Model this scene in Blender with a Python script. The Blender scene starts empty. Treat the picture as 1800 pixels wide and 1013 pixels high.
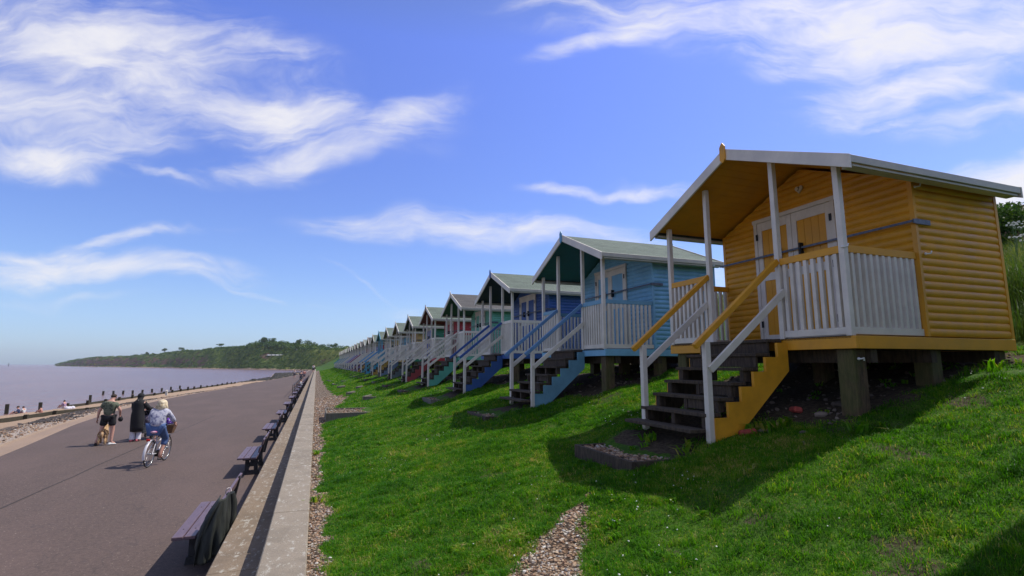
import bpy, math, random
import numpy as np
from mathutils import Vector, Matrix
R = math.radians
scene = bpy.context.scene
col = scene.collection
random.seed(7)
rng = np.random.default_rng(11)

# ------------------------------------------------------------------ camera
F_PX = 915.6
PITCH, YAW = R(8.3385), R(20.3975)
cam_d = bpy.data.cameras.new('camera')
cam_d.sensor_fit = 'HORIZONTAL'; cam_d.sensor_width = 36.0
cam_d.lens = 36.0 * F_PX / 1800.0
cam_d.clip_start = 0.05; cam_d.clip_end = 30000
cam = bpy.data.objects.new('camera', cam_d); col.objects.link(cam)
cam.location = (0, 0, 2.7)
cam.rotation_euler = (R(90) + PITCH, 0, -YAW)
scene.camera = cam

# ------------------------------------------------------------------ sun, exposure
SHX, SHY = -0.62, -0.045            # shadow offset per metre of height
sun_dir = Vector((-SHX, -SHY, 1)).normalized()
SUN_EL = math.asin(sun_dir.z); SUN_AZ = math.atan2(sun_dir.x, sun_dir.y)
sl = bpy.data.lights.new('sun', 'SUN'); sl.energy = 4.5; sl.angle = R(0.5); sl.color = (1.0, 0.955, 0.89)
sun = bpy.data.objects.new('sun', sl); col.objects.link(sun)
sun.rotation_euler = sun_dir.to_track_quat('Z', 'Y').to_euler()
scene.view_settings.view_transform = 'Standard'
scene.view_settings.look = 'None'
scene.view_settings.exposure = 0.12
scene.view_settings.gamma = 1.0

# ------------------------------------------------------------------ node helpers
class NT:
    def __init__(s, nt): s.nt = nt; s.n = nt.nodes; s.l = nt.links
    def new(s, t, **k):
        n = s.n.new(t)
        for a, b in k.items(): setattr(n, a, b)
        return n
    def put(s, sock, v):
        if isinstance(v, bpy.types.NodeSocket): s.l.new(v, sock)
        else: sock.default_value = v
    def math(s, op, a, b=0.0, c=None, clamp=False):
        n = s.new('ShaderNodeMath', operation=op); n.use_clamp = clamp
        s.put(n.inputs[0], a); s.put(n.inputs[1], b)
        if c is not None: s.put(n.inputs[2], c)
        return n.outputs[0]
    def vmath(s, op, a, b=(0, 0, 0), scale=None):
        n = s.new('ShaderNodeVectorMath', operation=op)
        s.put(n.inputs[0], a)
        if op not in ('LENGTH', 'NORMALIZE', 'SCALE'): s.put(n.inputs[1], b)
        if scale is not None: s.put(n.inputs['Scale'], scale)
        return n.outputs['Value'] if op in ('DOT_PRODUCT', 'LENGTH') else n.outputs[0]
    def noise(s, vec, scale, detail=4, rough=0.55, dist=0.0):
        n = s.new('ShaderNodeTexNoise'); s.put(n.inputs['Vector'], vec)
        n.inputs['Scale'].default_value = scale; n.inputs['Detail'].default_value = detail
        n.inputs['Roughness'].default_value = rough; n.inputs['Distortion'].default_value = dist
        return n.outputs[0]
    def smooth(s, v, lo, hi, a=0.0, b=1.0):
        n = s.new('ShaderNodeMapRange', interpolation_type='SMOOTHSTEP')
        s.put(n.inputs[0], v); s.put(n.inputs[1], lo); s.put(n.inputs[2], hi)
        s.put(n.inputs[3], a); s.put(n.inputs[4], b)
        return n.outputs[0]
    def mix(s, f, a, b, mode='MIX'):
        n = s.new('ShaderNodeMix', data_type='RGBA', blend_type=mode)
        s.put(n.inputs['Factor'], f)
        s.put(n.inputs[6], a if isinstance(a, bpy.types.NodeSocket) else (*a[:3], 1))
        s.put(n.inputs[7], b if isinstance(b, bpy.types.NodeSocket) else (*b[:3], 1))
        return n.outputs[2]
    def ramp(s, f, stops):
        n = s.new('ShaderNodeValToRGB'); s.put(n.inputs[0], f)
        e = n.color_ramp.elements
        while len(e) < len(stops): e.new(0.5)
        for i, (p, c) in enumerate(stops): e[i].position = p; e[i].color = (*c, 1)
        return n.outputs[0]
    def mapping(s, vec, loc=(0, 0, 0), rot=(0, 0, 0), scale=(1, 1, 1)):
        n = s.new('ShaderNodeMapping'); s.put(n.inputs[0], vec)
        n.inputs[1].default_value = loc; n.inputs[2].default_value = rot; n.inputs[3].default_value = scale
        return n.outputs[0]

# ------------------------------------------------------------------ sky with cirrus
w = bpy.data.worlds.new('World'); scene.world = w; w.use_nodes = True
N = NT(w.node_tree); N.n.clear()
sky = N.new('ShaderNodeTexSky', sky_type='NISHITA'); sky.sun_disc = False
sky.sun_elevation = SUN_EL; sky.sun_rotation = SUN_AZ
sky.altitude = 0; sky.air_density = 1.0; sky.dust_density = 0.6; sky.ozone_density = 2.5
tc = N.new('ShaderNodeTexCoord').outputs['Generated']
up = Vector((0, 0, 1))
fw = Vector((math.sin(YAW) * math.cos(PITCH), math.cos(YAW) * math.cos(PITCH), math.sin(PITCH)))
rt = Vector((math.cos(YAW), -math.sin(YAW), 0)); uu = rt.cross(fw)
# directions on a sky plane facing up the coast (fixed to the world)
dz = N.math('MAXIMUM', N.vmath('DOT_PRODUCT', tc, tuple(fw)), 0.05)
ca = N.math('DIVIDE', N.vmath('DOT_PRODUCT', tc, tuple(rt)), dz)
cb = N.math('DIVIDE', N.vmath('DOT_PRODUCT', tc, tuple(uu)), dz)
cmb = N.new('ShaderNodeCombineXYZ'); N.l.new(ca, cmb.inputs[0]); N.l.new(cb, cmb.inputs[1])
P0 = cmb.outputs[0]
def nvec(vec, scale, amt, det=3):
    n = N.new('ShaderNodeTexNoise'); N.put(n.inputs['Vector'], vec); n.inputs['Scale'].default_value = scale
    n.inputs['Detail'].default_value = det
    v = N.vmath('SUBTRACT', n.outputs['Color'], (0.5, 0.5, 0.5))
    return N.vmath('SCALE', v, scale=amt)
P1 = N.vmath('ADD', P0, nvec(P0, 3.0, 0.16))
P2 = N.vmath('ADD', P1, nvec(P0, 11.0, 0.035, 4))
fib = N.noise(N.mapping(P2, rot=(0, 0, R(18)), scale=(2.6, 11, 1)), 1.5, 8, 0.62, 0.6)
fib2 = N.noise(N.mapping(P2, rot=(0, 0, R(-22)), scale=(3.0, 8, 1)), 2.2, 8, 0.6, 0.4)
puff = N.noise(P2, 5.0, 10, 0.62, 0.2)
BLOBS = [  # u, v, half width, half height, tilt (deg, + = down to the right), strength
    (190, 110, 400, 120, 6, 1.0), (60, 190, 320, 85, 6, 0.9), (60, 268, 210, 36, 6, 0.9), (470, 205, 300, 62, 10, 1.0),
    (560, 275, 250, 38, -10, 0.95), (700, 225, 140, 48, -18, 0.9), (270, 300, 120, 12, 18, 0.7),
    (150, 468, 310, 36, 3, 1.0), (60, 440, 180, 26, -3, 0.8), (260, 417, 190, 16, -6, 0.75), (470, 517, 130, 8, 9, 0.55), (130, 520, 200, 16, 3, 0.35),
    (850, 400, 330, 36, 2, 0.95), (700, 388, 150, 14, 0, 0.6), (1060, 412, 180, 22, 8, 0.7), (1090, 326, 200, 16, 0, 0.75),
    (1230, 30, 380, 52, 4, 0.85), (1560, 50, 480, 110, 4, 1.15), (1080, 60, 170, 26, -14, 0.8), (1640, 150, 290, 60, -12, 0.95), (1600, 215, 130, 14, -4, 0.7),
    (1740, 205, 190, 34, -8, 0.9), (1800, 318, 260, 55, -6, 1.5), (1480, 110, 200, 26, -12, 0.7),
    (730, 556, 90, 22, 0, 0.6), (650, 505, 120, 8, 35, 0.30), (1260, 480, 300, 40, 0, 0.5),
]
dens = None
for (u, v, hw, hh, tl, st) in BLOBS:
    c = ((u - 900) / F_PX, -(v - 506.5) / F_PX, 0)
    d = N.vmath('SUBTRACT', P2 if hh < 20 else P1, c)
    r_ = N.new('ShaderNodeVectorRotate', rotation_type='Z_AXIS'); N.put(r_.inputs['Vector'], d)
    r_.inputs['Angle'].default_value = R(tl)
    q = N.vmath('MULTIPLY', r_.outputs[0], (F_PX / hw, F_PX / hh, 0))
    m = N.math('MULTIPLY', N.smooth(N.vmath('LENGTH', q), 1.45, 0.0), st)
    dens = m if dens is None else N.math('MAXIMUM', dens, m)
tex = N.math('ADD', N.math('MULTIPLY', fib, 0.70), N.math('ADD', N.math('MULTIPLY', fib2, 0.3), N.math('MULTIPLY', puff, 0.20)))
tex = N.math('SUBTRACT', tex, 0.585)
cl = N.math('ADD', N.math('MULTIPLY', dens, 1.0), N.math('MULTIPLY', N.math('MULTIPLY', tex, 2.7), N.smooth(dens, 0.02, 0.45)))
cl = N.smooth(cl, 0.10, 1.42)
front = N.smooth(N.vmath('DOT_PRODUCT', tc, tuple(fw)), 0.08, 0.3)
# bright cloud added to the unseen sky, to lift and neutralise the shade
sxyz = N.new('ShaderNodeSeparateXYZ'); N.l.new(tc, sxyz.inputs[0])
zc = N.math('MAXIMUM', sxyz.outputs[2], 0.05)
cp = N.vmath('DIVIDE', tc, N.new('ShaderNodeCombineXYZ').outputs[0]) if False else None
fill_cloud = N.smooth(N.noise(N.mapping(tc, scale=(2, 5, 6)), 1.6, 8, 0.6, 0.5), 0.40, 0.66, 0.0, 0.78)
fill_cloud = N.math('MULTIPLY', fill_cloud, N.smooth(sxyz.outputs[2], 0.0, 0.06))
cl = N.math('ADD', N.math('MULTIPLY', cl, front), N.math('MULTIPLY', fill_cloud, N.math('SUBTRACT', 1.0, front)))
hs = N.new('ShaderNodeHueSaturation'); N.l.new(sky.outputs[0], hs.inputs['Color'])
hs.inputs['Saturation'].default_value = 1.0; hs.inputs['Value'].default_value = 1.0
elev = sxyz.outputs[2]
tint = N.ramp(elev, [(0.0, (0.80, 1.02, 1.55)), (0.10, (0.98, 1.10, 1.45)), (0.33, (0.98, 1.06, 1.68)), (0.55, (1.05, 1.12, 1.95)), (0.75, (1.0, 0.95, 0.9))])
skyc = N.mix(1.0, hs.outputs[0], tint, 'MULTIPLY')
CLOUD = (8.0, 7.9, 8.2)
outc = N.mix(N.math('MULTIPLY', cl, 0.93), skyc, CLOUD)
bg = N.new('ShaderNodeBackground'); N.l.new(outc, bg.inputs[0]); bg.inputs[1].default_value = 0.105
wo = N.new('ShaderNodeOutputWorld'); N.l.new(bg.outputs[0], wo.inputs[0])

# ------------------------------------------------------------------ tagging + mesh helpers
def tag(o, label=None, cat=None, group=None, kind=None):
    if label: o['label'] = label
    if cat: o['category'] = cat
    if group: o['group'] = group
    if kind: o['kind'] = kind
    return o
def empty(name, loc=(0, 0, 0), rz=0.0):
    o = bpy.data.objects.new(name, None); col.objects.link(o)
    o.location = loc; o.rotation_euler = (0, 0, rz); o.empty_display_size = 0.2
    return o
class MB:
    def __init__(s): s.v = []; s.f = []; s.sm = []
    def add(s, vs, fs, smooth=False, M=None):
        b = len(s.v)
        for p in vs: s.v.append(tuple(M @ Vector(p)) if M is not None else tuple(p))
        for f in fs: s.f.append(tuple(i + b for i in f)); s.sm.append(smooth)
        return s
    def box(s, x0, x1, y0, y1, z0, z1, M=None):
        vs = [(x, y, z) for z in (z0, z1) for y in (y0, y1) for x in (x0, x1)]
        fs = [(0, 2, 3, 1), (4, 5, 7, 6), (0, 1, 5, 4), (2, 6, 7, 3), (0, 4, 6, 2), (1, 3, 7, 5)]
        return s.add(vs, fs, False, M)
    def beam(s, a, b, w, h, upv=(0, 0, 1), plumb=False):
        """rectangular bar a->b, width w sideways, height h along up"""
        a = Vector(a); b = Vector(b); d = (b - a).normalized(); up_ = Vector(upv)
        side = d.cross(up_)
        if side.length < 1e-5: side = Vector((1, 0, 0))
        side.normalize(); u_ = up_ if plumb else side.cross(d).normalized()
        vs = []
        for p in (a, b):
            for su, ss in ((-1, -1), (-1, 1), (1, 1), (1, -1)):
                vs.append(p + side * (ss * w / 2) + u_ * (su * h / 2))
        fs = [(0, 1, 2, 3), (7, 6, 5, 4), (0, 4, 5, 1), (1, 5, 6, 2), (2, 6, 7, 3), (3, 7, 4, 0)]
        return s.add(vs, fs)
    def tube(s, pts, r, n=8, cap=True, smooth=True):
        pts = [Vector(p) for p in pts]; rs = r if isinstance(r, (list, tuple)) else [r] * len(pts)
        vs = []; fs = []
        ref = Vector((0.13, 0.21, 0.97))
        for i, p in enumerate(pts):
            d = (pts[min(i + 1, len(pts) - 1)] - pts[max(i - 1, 0)]).normalized()
            a = d.cross(ref)
            if a.length < 0.05: a = d.cross(Vector((1, 0, 0)))
            a.normalize(); b = d.cross(a).normalized()
            for k in range(n):
                t = 2 * math.pi * k / n
                vs.append(p + a * (math.cos(t) * rs[i]) + b * (math.sin(t) * rs[i]))
        for i in range(len(pts) - 1):
            for k in range(n):
                fs.append((i * n + k, i * n + (k + 1) % n, (i + 1) * n + (k + 1) % n, (i + 1) * n + k))
        s.add(vs, fs, smooth)
        if cap:
            s.add([vs[k] for k in range(n)], [tuple(range(n))]); s.add([vs[-n + k] for k in range(n)], [tuple(reversed(range(n)))])
        return s
    def prism(s, poly, axis, t0, t1):
        """extrude a 2-D polygon along an axis ('x': poly=(y,z), 'y': poly=(x,z), 'z': poly=(x,y))"""
        def P(p, t): return {'x': (t, p[0], p[1]), 'y': (p[0], t, p[1]), 'z': (p[0], p[1], t)}[axis]
        n = len(poly); vs = [P(p, t0) for p in poly] + [P(p, t1) for p in poly]
        fs = [tuple(range(n)), tuple(reversed(range(n, 2 * n)))] + [(i, (i + 1) % n, n + (i + 1) % n, n + i) for i in range(n)]
        return s.add(vs, fs)
    def loft(s, rings, closed=True, cap=True, smooth=True):
        n = len(rings[0]); vs = [p for r_ in rings for p in r_]; fs = []
        for i in range(len(rings) - 1):
            for k in range(n if closed else n - 1):
                fs.append((i * n + k, i * n + (k + 1) % n, (i + 1) * n + (k + 1) % n, (i + 1) * n + k))
        if cap and closed: fs += [tuple(reversed(range(n))), tuple(range((len(rings) - 1) * n, len(rings) * n))]
        return s.add(vs, fs, smooth)
    def ball(s, c, r, n=8, m=6, M=None):
        rx, ry, rz = r if isinstance(r, (tuple, list)) else (r, r, r)
        rings = []
        for i in range(m + 1):
            t = math.pi * i / m
            st = max(math.sin(t), 0.02)
            rings.append([(c[0] + rx * st * math.cos(2 * math.pi * k / n), c[1] + ry * st * math.sin(2 * math.pi * k / n), c[2] - rz * math.cos(t)) for k in range(n)])
        return s.loft(rings)
    def mesh(s, name):
        me = bpy.data.meshes.new(name); me.from_pydata(s.v, [], s.f)
        me.polygons.foreach_set('use_smooth', s.sm); me.update()
        import bmesh
        bm = bmesh.new(); bm.from_mesh(me); bmesh.ops.recalc_face_normals(bm, faces=bm.faces); bm.to_mesh(me); bm.free()
        return me
    def build(s, name, mat, parent=None, bevel=0.0):
        return link(name, s.mesh(name), mat, parent, bevel)
def link(name, me, mat, parent=None, bevel=0.0):
    o = bpy.data.objects.new(name, me); col.objects.link(o)
    if not me.materials: me.materials.append(mat)
    if me.materials[0] != mat: o.material_slots[0].link = 'OBJECT'; o.material_slots[0].material = mat
    if parent: o.parent = parent
    if bevel > 0:
        b = o.modifiers.new('bevel', 'BEVEL'); b.width = bevel; b.segments = 1; b.limit_method = 'ANGLE'
    return o
def fast_mesh(name, V, F, tot, attrs=None, smooth=False):
    """V (n,3); F flat loop vertex indices; tot loops per polygon array"""
    me = bpy.data.meshes.new(name)
    me.vertices.add(len(V)); me.vertices.foreach_set('co', np.ascontiguousarray(V, np.float32).ravel())
    me.loops.add(len(F)); me.loops.foreach_set('vertex_index', np.ascontiguousarray(F, np.int32))
    st = np.concatenate([[0], np.cumsum(tot)[:-1]]).astype(np.int32)
    me.polygons.add(len(tot)); me.polygons.foreach_set('loop_start', st)
    try: me.polygons.foreach_set('loop_total', np.asarray(tot, np.int32))
    except Exception: pass
    me.update(calc_edges=True)
    me.polygons.foreach_set('use_smooth', np.full(len(tot), smooth))
    for k, a in (attrs or {}).items():
        at = me.attributes.new(k, 'FLOAT', 'POINT'); at.data.foreach_set('value', np.ascontiguousarray(a, np.float32))
    me.validate()
    return me

# ------------------------------------------------------------------ materials
def mat(name):
    m = bpy.data.materials.new(name); m.use_nodes = True
    n = NT(m.node_tree); b = n.n['Principled BSDF']
    n.b = b; n.m = m
    return m, n
def obco(n): return n.new('ShaderNodeTexCoord').outputs['Object']
def geo(n): return n.new('ShaderNodeNewGeometry').outputs['Position']
def bump(n, h, dist, strength=1.0):
    b = n.new('ShaderNodeBump'); b.inputs['Distance'].default_value = dist; b.inputs['Strength'].default_value = strength
    n.put(b.inputs['Height'], h); n.l.new(b.outputs[0], n.b.inputs['Normal'])
_pc = {}
def paint(c, rough=0.5, wear=0.5, tag_=''):
    """weathered exterior gloss paint on timber"""
    key = (tuple(c), rough, wear, tag_)
    if key in _pc: return _pc[key]
    m, n = mat('painted_wood'); g = obco(n)
    n1 = n.noise(g, 3.0, 5, 0.6); n2 = n.noise(n.mapping(g, scale=(1, 1, 6)), 9, 5, 0.7); n3 = n.noise(g, 40, 3, 0.6)
    dark = tuple(x * (1 - 0.28 * wear) for x in c); lite = tuple(min(1, x * (1 + 0.10 * wear)) for x in c)
    base = n.mix(n.smooth(n1, 0.3, 0.7), dark, lite)
    base = n.mix(n.math('MULTIPLY', n.smooth(n2, 0.56, 0.75), 0.35 * wear), base, tuple(x * 0.5 + 0.02 for x in c))
    base = n.mix(n.math('MULTIPLY', n.smooth(n3, 0.66, 0.78), 0.5 * wear), base, (0.13, 0.11, 0.08))
    n.put(n.b.inputs['Base Color'], base)
    n.put(n.b.inputs['Roughness'], n.smooth(n1, 0.2, 0.8, rough - 0.08, rough + 0.15))
    bump(n, n2, 0.002, 0.5)
    _pc[key] = m; return m
def wood(c, c2, rough=0.85, moss=0.0):
    m, n = mat('weathered_timber'); g = geo(n)
    a = n.noise(n.mapping(g, scale=(6, 6, 1.2)), 5, 7, 0.7); b_ = n.noise(g, 2.5, 4); 
    base = n.mix(n.smooth(a, 0.3, 0.7), c, c2)
    if moss: base = n.mix(n.math('MULTIPLY', n.smooth(b_, 0.42, 0.62), moss), base, (0.07, 0.10, 0.012))
    n.put(n.b.inputs['Base Color'], base); n.b.inputs['Roughness'].default_value = rough
    bump(n, a, 0.006, 0.8); return m
def plain(name, c, rough=0.6, metal=0.0, var=0.25, sc=20):
    m, n = mat(name); g = obco(n); a = n.noise(g, sc, 4)
    n.put(n.b.inputs['Base Color'], n.mix(n.smooth(a, 0.3, 0.7), tuple(x * (1 - var) for x in c), tuple(min(1, x * (1 + var)) for x in c)))
    n.b.inputs['Roughness'].default_value = rough; n.b.inputs['Metallic'].default_value = metal
    return m
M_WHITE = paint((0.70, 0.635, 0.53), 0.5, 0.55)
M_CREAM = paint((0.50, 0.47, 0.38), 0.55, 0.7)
M_STEP = wood((0.026, 0.017, 0.010), (0.085, 0.058, 0.034))
M_STEP_LIGHT = wood((0.10, 0.085, 0.065), (0.17, 0.15, 0.12))
M_POST = wood((0.045, 0.026, 0.012), (0.12, 0.075, 0.036), moss=0.40)
M_BARS = plain('galvanised_bar', (0.10, 0.11, 0.13), 0.45, 0.6)
M_BLACK = plain('black_iron', (0.012, 0.012, 0.013), 0.5, 0.3)
def felt(c):
    m, n = mat('roof_felt'); g = obco(n)
    a = n.noise(g, 180, 2, 0.8); b_ = n.noise(g, 1.6, 5, 0.6)
    br = n.new('ShaderNodeTexBrick'); n.put(br.inputs['Vector'], n.mapping(g, scale=(1, 1, 1)))
    br.inputs['Scale'].default_value = 1.0; br.inputs['Brick Width'].default_value = 0.33; br.inputs['Row Height'].default_value = 0.14
    br.inputs['Mortar Size'].default_value = 0.006; br.inputs['Color1'].default_value = (0.85, 0.85, 0.85, 1); br.inputs['Color2'].default_value = (1.1, 1.1, 1.1, 1); br.inputs['Mortar'].default_value = (0.45, 0.45, 0.45, 1)
    base = n.mix(n.smooth(a, 0.35, 0.65), tuple(x * 0.75 for x in c), tuple(x * 1.25 for x in c))
    base = n.mix(n.math('MULTIPLY', n.smooth(b_, 0.4, 0.7), 0.45), base, tuple(x * 0.62 for x in c))
    n.put(n.b.inputs['Base Color'], n.mix(1.0, base, br.outputs[0], 'MULTIPLY')); n.b.inputs['Roughness'].default_value = 0.95
    bump(n, a, 0.003, 0.6); return m
FELT = {'green': felt((0.115, 0.145, 0.115)), 'grey': felt((0.085, 0.080, 0.078)), 'pale': felt((0.20, 0.22, 0.20))}

def ground_mat():
    m, n = mat('grassy_ground'); g = geo(n)
    gr = n.new('ShaderNodeAttribute', attribute_name='gravel').outputs['Fac']
    di = n.new('ShaderNodeAttribute', attribute_name='dirt').outputs['Fac']
    n1 = n.noise(g, 0.7, 6, 0.6); n2 = n.noise(g, 22, 4, 0.7); n3 = n.noise(g, 4.5, 5, 0.65)
    grass = n.mix(n.smooth(n2, 0.3, 0.7), (0.018, 0.060, 0.004), (0.055, 0.125, 0.008))
    grass = n.mix(n.math('MULTIPLY', n.smooth(n3, 0.5, 0.72), 0.5), grass, (0.115, 0.120, 0.030))
    far = n.smooth(n1, 0.5, 0.68)
    grass = n.mix(n.math('MULTIPLY', far, 0.35), grass, (0.10, 0.10, 0.035))
    vo = n.new('ShaderNodeTexVoronoi', feature='F1'); n.put(vo.inputs['Vector'], g); vo.inputs['Scale'].default_value = 34
    hsep = n.new('ShaderNodeSeparateColor'); n.l.new(vo.outputs['Color'], hsep.inputs[0])
    grav = n.ramp(hsep.outputs[0], [(0.0, (0.09, 0.055, 0.035)), (0.4, (0.25, 0.16, 0.10)), (0.7, (0.33, 0.25, 0.18)), (0.92, (0.5, 0.46, 0.40))])
    grav = n.mix(n.smooth(vo.outputs['Distance'], 0.35, 0.62), grav, (0.05, 0.035, 0.025))
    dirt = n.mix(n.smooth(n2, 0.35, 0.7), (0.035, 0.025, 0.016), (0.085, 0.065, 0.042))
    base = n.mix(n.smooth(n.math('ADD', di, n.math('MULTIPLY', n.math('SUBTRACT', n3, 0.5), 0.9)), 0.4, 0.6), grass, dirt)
    base = n.mix(n.smooth(n.math('ADD', gr, n.math('MULTIPLY', n.math('SUBTRACT', n3, 0.5), 0.9)), 0.4, 0.6), base, grav)
    n.put(n.b.inputs['Base Color'], base); n.b.inputs['Roughness'].default_value = 0.95
    n.b.inputs['Specular IOR Level'].default_value = 0.15
    bump(n, n2, 0.03, 0.7); return m
def asphalt_mat():
    m, n = mat('worn_tarmac'); g = geo(n)
    a = n.math('ADD', n.math('MULTIPLY', n.noise(g, 70, 3, 0.8), 0.5), n.math('MULTIPLY', n.noise(g, 16, 5, 0.8), 0.5)); b_ = n.noise(n.mapping(g, scale=(1, 0.35, 1)), 0.55, 6, 0.6); c_ = n.noise(g, 2.6, 6, 0.7)
    base = n.mix(n.smooth(a, 0.3, 0.7), (0.034, 0.0225, 0.018), (0.134, 0.090, 0.072))
    base = n.mix(n.math('MULTIPLY', n.smooth(b_, 0.42, 0.66), 0.45), base, (0.122, 0.080, 0.066))
    base = n.mix(n.math('MULTIPLY', n.smooth(c_, 0.52, 0.75), 0.3), base, (0.060, 0.042, 0.038))
    st = n.noise(g, 30, 2, 0.5)
    base = n.mix(n.math('MULTIPLY', n.smooth(st, 0.67, 0.73), 0.7), base, (0.30, 0.24, 0.20))
    ex = n.noise(n.mapping(g, scale=(1, 1, 1)), 6.5, 2, 0.5); base = n.mix(n.math('MULTIPLY', n.smooth(ex, 0.70, 0.74), 0.5), base, (0.045, 0.034, 0.03))
    cr = n.noise(n.mapping(g, scale=(1, 0.5, 1)), 0.8, 3, 0.5, 0.3); crk = n.smooth(n.math('ABSOLUTE', n.math('SUBTRACT', cr, 0.5)), 0.0035, 0.0012)
    base = n.mix(n.math('MULTIPLY', crk, 0.35), base, (0.035, 0.026, 0.024))
    n.put(n.b.inputs['Base Color'], base); n.b.inputs['Roughness'].default_value = 0.85
    bump(n, a, 0.006, 0.8); return m
def concrete_mat(c=(0.235, 0.185, 0.130)):
    m, n = mat('weathered_concrete'); g = geo(n)
    a = n.noise(g, 120, 3, 0.8); b_ = n.noise(g, 1.8, 7, 0.68); l = n.noise(n.mapping(g, scale=(1.6, 0.8, 1)), 9, 6, 0.75); s_ = n.noise(g, 27, 4, 0.6)
    base = n.mix(n.smooth(a, 0.28, 0.72), tuple(x * 0.72 for x in c), tuple(x * 1.2 for x in c))
    base = n.mix(n.math('MULTIPLY', n.smooth(b_, 0.42, 0.68), 0.6), base, tuple(x * 0.6 for x in c))
    base = n.mix(n.math('MULTIPLY', n.smooth(l, 0.54, 0.64), 0.75), base, (0.42, 0.40, 0.35))
    base = n.mix(n.math('MULTIPLY', n.smooth(s_, 0.68, 0.74), 0.75), base, (0.5, 0.48, 0.43))
    base = n.mix(n.math('MULTIPLY', n.smooth(s_, 0.34, 0.28), 0.6), base, tuple(x * 0.35 for x in c))
    n.put(n.b.inputs['Base Color'], base); n.b.inputs['Roughness'].default_value = 0.9
    bump(n, n.math('ADD', n.math('MULTIPLY', a, 0.4), s_), 0.008, 0.9); return m
def shingle_mat():
    m, n = mat('shingle_beach'); g = geo(n)
    off = n.new('ShaderNodeAttribute', attribute_name='off').outputs['Fac']
    a = n.noise(g, 14, 6, 0.8); b_ = n.noise(n.mapping(g, scale=(1, 0.3, 1)), 1.1, 6, 0.7); c_ = n.noise(n.mapping(g, rot=(0, 0, R(6)), scale=(2.0, 0.28, 1)), 1.6, 8, 0.8)
    base = n.mix(n.smooth(a, 0.3, 0.7), (0.22, 0.14, 0.085), (0.44, 0.31, 0.20))
    base = n.mix(n.math('MULTIPLY', n.smooth(b_, 0.45, 0.7), 0.4), base, (0.30, 0.20, 0.12))
    # pale flint band then seaweed band
    fl = n.math('MULTIPLY', n.smooth(off, 0.08, 0.12), n.smooth(off, 0.30, 0.22))
    base = n.mix(n.math('MULTIPLY', fl, n.smooth(a, 0.4, 0.62)), base, (0.40, 0.36, 0.33))
    base = n.mix(n.math('MULTIPLY', fl, n.smooth(a, 0.48, 0.38)), base, (0.10, 0.075, 0.06))
    sw = n.math('MULTIPLY', n.smooth(off, 0.17, 0.24), n.smooth(off, 0.42, 0.32))
    base = n.mix(n.math('MULTIPLY', sw, n.smooth(c_, 0.45, 0.56)), base, (0.045, 0.034, 0.028))
    sand = n.smooth(off, 0.085, 0.055)
    base = n.mix(n.math('MULTIPLY', sand, 0.85), base, n.mix(n.smooth(b_, 0.3, 0.7), (0.31, 0.215, 0.15), (0.245, 0.175, 0.13)))
    wet = n.smooth(off, 1.75, 1.95)
    base = n.mix(n.math('MULTIPLY', wet, 0.6), base, (0.13, 0.095, 0.07))
    n.put(n.b.inputs['Base Color'], base); n.b.inputs['Roughness'].default_value = 0.9
    bump(n, a, 0.05, 0.8); return m
def sea_mat():
    m, n = mat('estuary_water'); g = geo(n)
    a = n.noise(n.mapping(g, rot=(0, 0, R(25)), scale=(1.0, 0.45, 1)), 0.9, 5, 0.62); b_ = n.noise(n.mapping(g, rot=(0, 0, R(-20)), scale=(0.02, 0.006, 1)), 1.0, 5, 0.6)
    n.put(n.b.inputs['Base Color'], n.mix(n.smooth(b_, 0.35, 0.68), (0.155, 0.090, 0.080), (0.200, 0.120, 0.100)))
    n.b.inputs['Roughness'].default_value = 0.22; n.b.inputs['IOR'].default_value = 1.33
    n.b.inputs['Specular IOR Level'].default_value = 0.35
    w2 = n.noise(n.mapping(g, rot=(0, 0, R(25)), scale=(0.30, 0.10, 1)), 0.9, 5, 0.62); bump(n, n.math('ADD', a, n.math('MULTIPLY', w2, 2.0)), 0.55, 1.0); return m
def hill_mat():
    m, n = mat('scrub_cliff'); g = geo(n)
    h = n.new('ShaderNodeAttribute', attribute_name='hh').outputs['Fac']
    e = n.new('ShaderNodeAttribute', attribute_name='earth').outputs['Fac']
    s_ = n.new('ShaderNodeAttribute', attribute_name='open').outputs['Fac']
    a = n.noise(g, 0.045, 7, 0.68); b_ = n.noise(g, 0.16, 6, 0.7); c_ = n.noise(n.mapping(g, scale=(1, 1, 3)), 0.03, 6, 0.7)
    base = n.mix(n.smooth(b_, 0.35, 0.65), (0.045, 0.085, 0.020), (0.13, 0.165, 0.038))
    base = n.mix(n.math('MULTIPLY', n.smooth(a, 0.5, 0.66), 0.8), base, (0.13, 0.15, 0.035))
    base = n.mix(n.smooth(n.math('ADD', s_, n.math('MULTIPLY', n.math('SUBTRACT', a, 0.5), 1.6)), 0.45, 0.75), base, (0.13, 0.155, 0.035))
    earth = n.mix(n.smooth(b_, 0.4, 0.62), (0.10, 0.052, 0.042), (0.19, 0.115, 0.085))
    base = n.mix(n.smooth(n.math('ADD', e, n.math('MULTIPLY', n.math('SUBTRACT', c_, 0.5), 2.6)), 0.48, 0.68), base, earth)
    base = n.mix(n.smooth(n.math('ADD', h, n.math('MULTIPLY', b_, 0.03)), 0.065, 0.04), base, (0.33, 0.25, 0.17))
    n.put(n.b.inputs['Base Color'], base); n.b.inputs['Roughness'].default_value = 1.0; n.b.inputs['Specular IOR Level'].default_value = 0.05
    bump(n, b_, 1.5, 0.8); return m
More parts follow.
